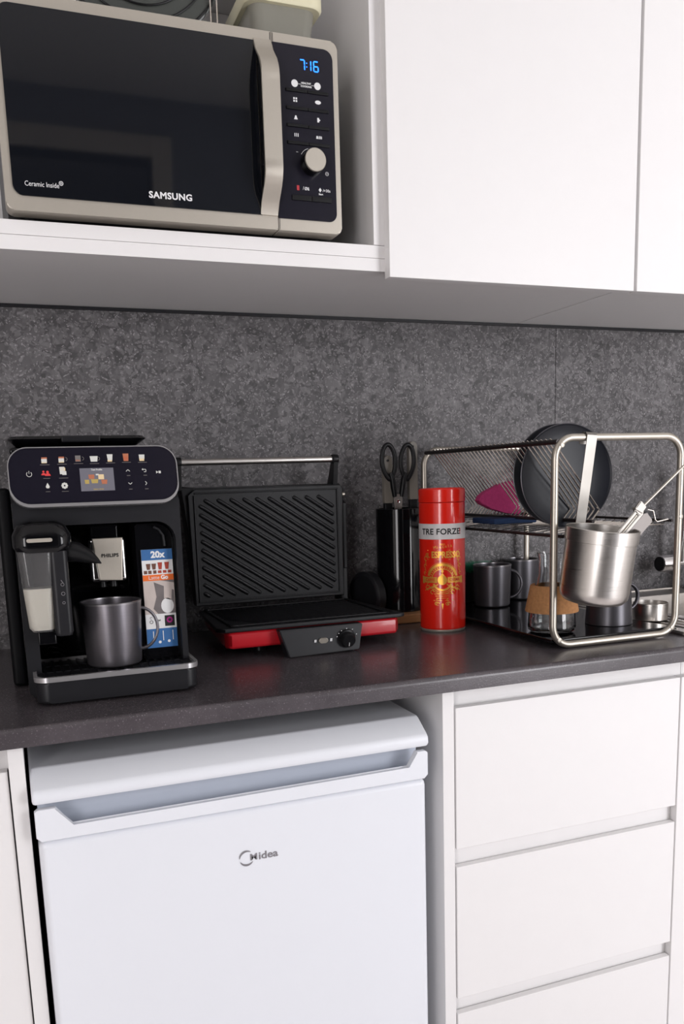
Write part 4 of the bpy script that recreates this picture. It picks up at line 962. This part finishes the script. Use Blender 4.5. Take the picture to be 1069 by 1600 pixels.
# upside-down mug in front
c_ = atz(951, 973, TZr); cC = Vector((c_.x, c_.y, TZr))
tC = thing('mug', tuple(cC), 'charcoal mug upside down under the hanging utensil cup', 'mug', 'gunmetal mugs')
bm = lathe(bm_new(), [(0, .0985), (.031, .0985), (.036, .0960), (.0375, .0900), (.0430, .0012), (.0422, 0), (.0405, .0008), (.0350, .0900), (0, .0930)], tuple(cC), 56); part('cup_body', bm, 'mug', tC)
bm = bm_new(); pth = []
for k in range(15):
    a = R(-95+190*k/14); d = .0375+.026*math.cos(a); pth.append((cC.x+d*math.cos(R(-3)), cC.y+d*math.sin(R(-3)), cC.z+.047+.025*math.sin(a)))
tube(bm, pth, .0042, 10, flat=.8); part('handle', bm, 'mug', tC)
# glass flask with cork band
c_ = atz(859, 986, TZr); cG = (c_.x+.004, max(c_.y, RY0+.062), TZr)
gl = thing('glass_carafe', cG, 'clear glass flask with cork band behind left rack post', 'carafe')
part('glass_body', lathe(bm_new(), [(0, .002), (.036, .0005), (.0415, .004), (.0425, .010), (.0400, .045), (.0300, .085), (.0255, .105), (.0250, .132), (.0275, .1420), (.0262, .1424), (.0232, .132), (.0237, .105), (.0282, .084), (.0382, .045), (.0405, .012), (.0360, .006), (0, .006)], cG, 64), 'glass', gl)
part('cork_band', lathe(bm_new(), [(.0418, .036), (.0468, .037), (.0472, .039), (.0385, .083), (.0370, .0845), (.0312, .0845)], cG, 64), 'cork', gl)
# green brush behind the tin
c_ = atz(750, 938, TZr)
gb = thing('dish_brush', (c_.x-.008, c_.y-.004, TZr), 'green bristled dish brush standing behind the red tin', 'brush')
bx, by = c_.x-.008, c_.y-.004
part('holder', lathe(bm_new(), [(0, 0), (.026, 0), (.028, .003), (.026, .064), (.020, .070), (0, .070)], (bx, by, TZr), 32), 'bplas', gb)
bm = bm_new()
for k in range(420):
    a = random.uniform(0, 2*math.pi); q = math.sqrt(random.random())*.026; h = .022*random.uniform(.75, 1.05)
    x, y = bx+q*math.cos(a), by+q*math.sin(a); dx, dy = (q/.026)*.010*math.cos(a)+random.uniform(-.003, .003), (q/.026)*.010*math.sin(a)+random.uniform(-.003, .003)
    v0 = bm.verts.new((x-.0008, y, TZr+.066)); v1 = bm.verts.new((x+.0008, y, TZr+.066)); v2 = bm.verts.new((x, y+.0013, TZr+.066)); v3 = bm.verts.new((x+dx, y+dy, TZr+.070+h))
    bm.faces.new((v0, v1, v3)); bm.faces.new((v1, v2, v3)); bm.faces.new((v2, v0, v3))
o = part('bristles', bm, 'green', gb); o['kind'] = 'stuff'

# ------------------------------------------------------------------ sink and tap
SX0, SX1, SYF, SYB = 1.118, 1.690, -.530, -.018
sk = thing('sink', (1.4, -.27, CZ), 'inset stainless steel sink with drainer at right photo edge', 'sink')
bm = bm_new(); ring(bm, rrect(SX0, SX1, SYF, SYB, .02, 6), rrect(SX0+.14, SX1-.04, SYF+.045, SYB-.09, .03, 6), CZ+.0003, CZ+.0040, 'z'); part('rim', bm, 'steel', sk)
bm = bm_new(); outr = rrect(SX0+.14, SX1-.04, SYF+.045, SYB-.09, .03, 6); n_ = len(outr)
ra = [bm.verts.new((u, v, CZ+.0030)) for u, v in outr]; rb = [bm.verts.new((u, v, CZ-.15)) for u, v in rrect(SX0+.15, SX1-.05, SYF+.055, SYB-.10, .03, 6)]
for i in range(n_): bm.faces.new((ra[i], rb[i], rb[(i+1) % n_], ra[(i+1) % n_]))
bm.faces.new(rb); bmesh.ops.recalc_face_normals(bm, faces=bm.faces)
for f in bm.faces: f.normal_flip()
part('basin', bm, 'steel', sk)
bm = bm_new()
for k in range(5): box(bm, SX0+.020+k*.022, SX0+.026+k*.022, SYF+.05, SYB-.10, CZ+.0038, CZ+.0060, .001)
part('drainer_ribs', bm, 'steel', sk)
bm = bm_new(); ring(bm, rrect(SX0+.004, SX1-.004, SYF+.004, SYB-.004, .018, 6), rrect(SX0+.010, SX1-.010, SYF+.010, SYB-.010, .016, 6), CZ+.0040, CZ+.0062, 'z'); part('raised_lip', bm, 'steel', sk)
pw = atz(1016, 968, CZ+.006); bm = lathe(bm_new(), [(0, 0), (.030, 0), (.0325, .002), (.0335, .034), (.0320, .0345), (.0305, .004), (0, .003)], (pw.x, pw.y, CZ+.0064), 48)
solo('steel_bowl', bm, 'steel', (pw.x, pw.y, CZ+.0064), 'small brushed steel bowl on drainer right of the mug handle', 'bowl')
pw = atz(1000, 945, CZ+.005); bm = box(bm_new(), pw.x-.045, pw.x+.035, -.065, -.040, CZ+.0064, CZ+.0240, .003)
solo('soap_bar', bm, 'cream', (pw.x, -.05, CZ+.0064), 'pale oblong block lying at back of the sink by wall', 'soap')
ty = -.055
tap = thing('tap', (1.52, ty, CZ+.004), 'chrome kitchen tap with ridged handle at right photo edge', 'tap')
h0 = at(1031, 881, ty); h1 = at(1047, 880, ty); h2 = at(1085, 878, ty)
part('body', lathe(bm_new(), [(0, 0), (.026, 0), (.024, .004), (.019, .010), (.019, h2.z-CZ+.03), (.016, h2.z-CZ+.034), (0, h2.z-CZ+.034)], (h2.x, ty, CZ+.0042), 40), 'chrome', tap)
bm = lathe(bm_new(), [(0, 0), (.0185, 0), (.0205, .002), (.0205, h1.x-h0.x+.006), (.015, h1.x-h0.x+.010), (0, h1.x-h0.x+.010)], (h0.x, ty, h0.z), 24, 'x'); hnd = part('handle', bm, 'chrome', tap)
part('handle_end', lathe(bm_new(), [(0, -.002), (.0175, -.002), (.0175, 0), (0, 0)], (h0.x, ty, h0.z), 32, 'x'), 'bplas', hnd)
bm = tube(bm_new(), [(h1.x+.008, ty, h0.z), (h2.x, ty, h0.z)], .0085, 20); part('handle_stem', bm, 'chrome', tap)
s0 = at(1066, 858, ty-.01); bm = tube(bm_new(), [(s0.x+.004, ty, h2.z+.006), (s0.x+.004, ty-.01, s0.z+.035), (s0.x+.004, ty-.02, s0.z+.20)], .0105, 20); part('riser', bm, 'chrome', tap)
bm = tube(bm_new(), [(h2.x-.020, ty-.02, h2.z-.02), (h2.x-.045, ty-.06, h2.z-.05), (h2.x-.055, ty-.08, CZ+.012)], .0042, 10); part('hose', bm, 'wire', tap)
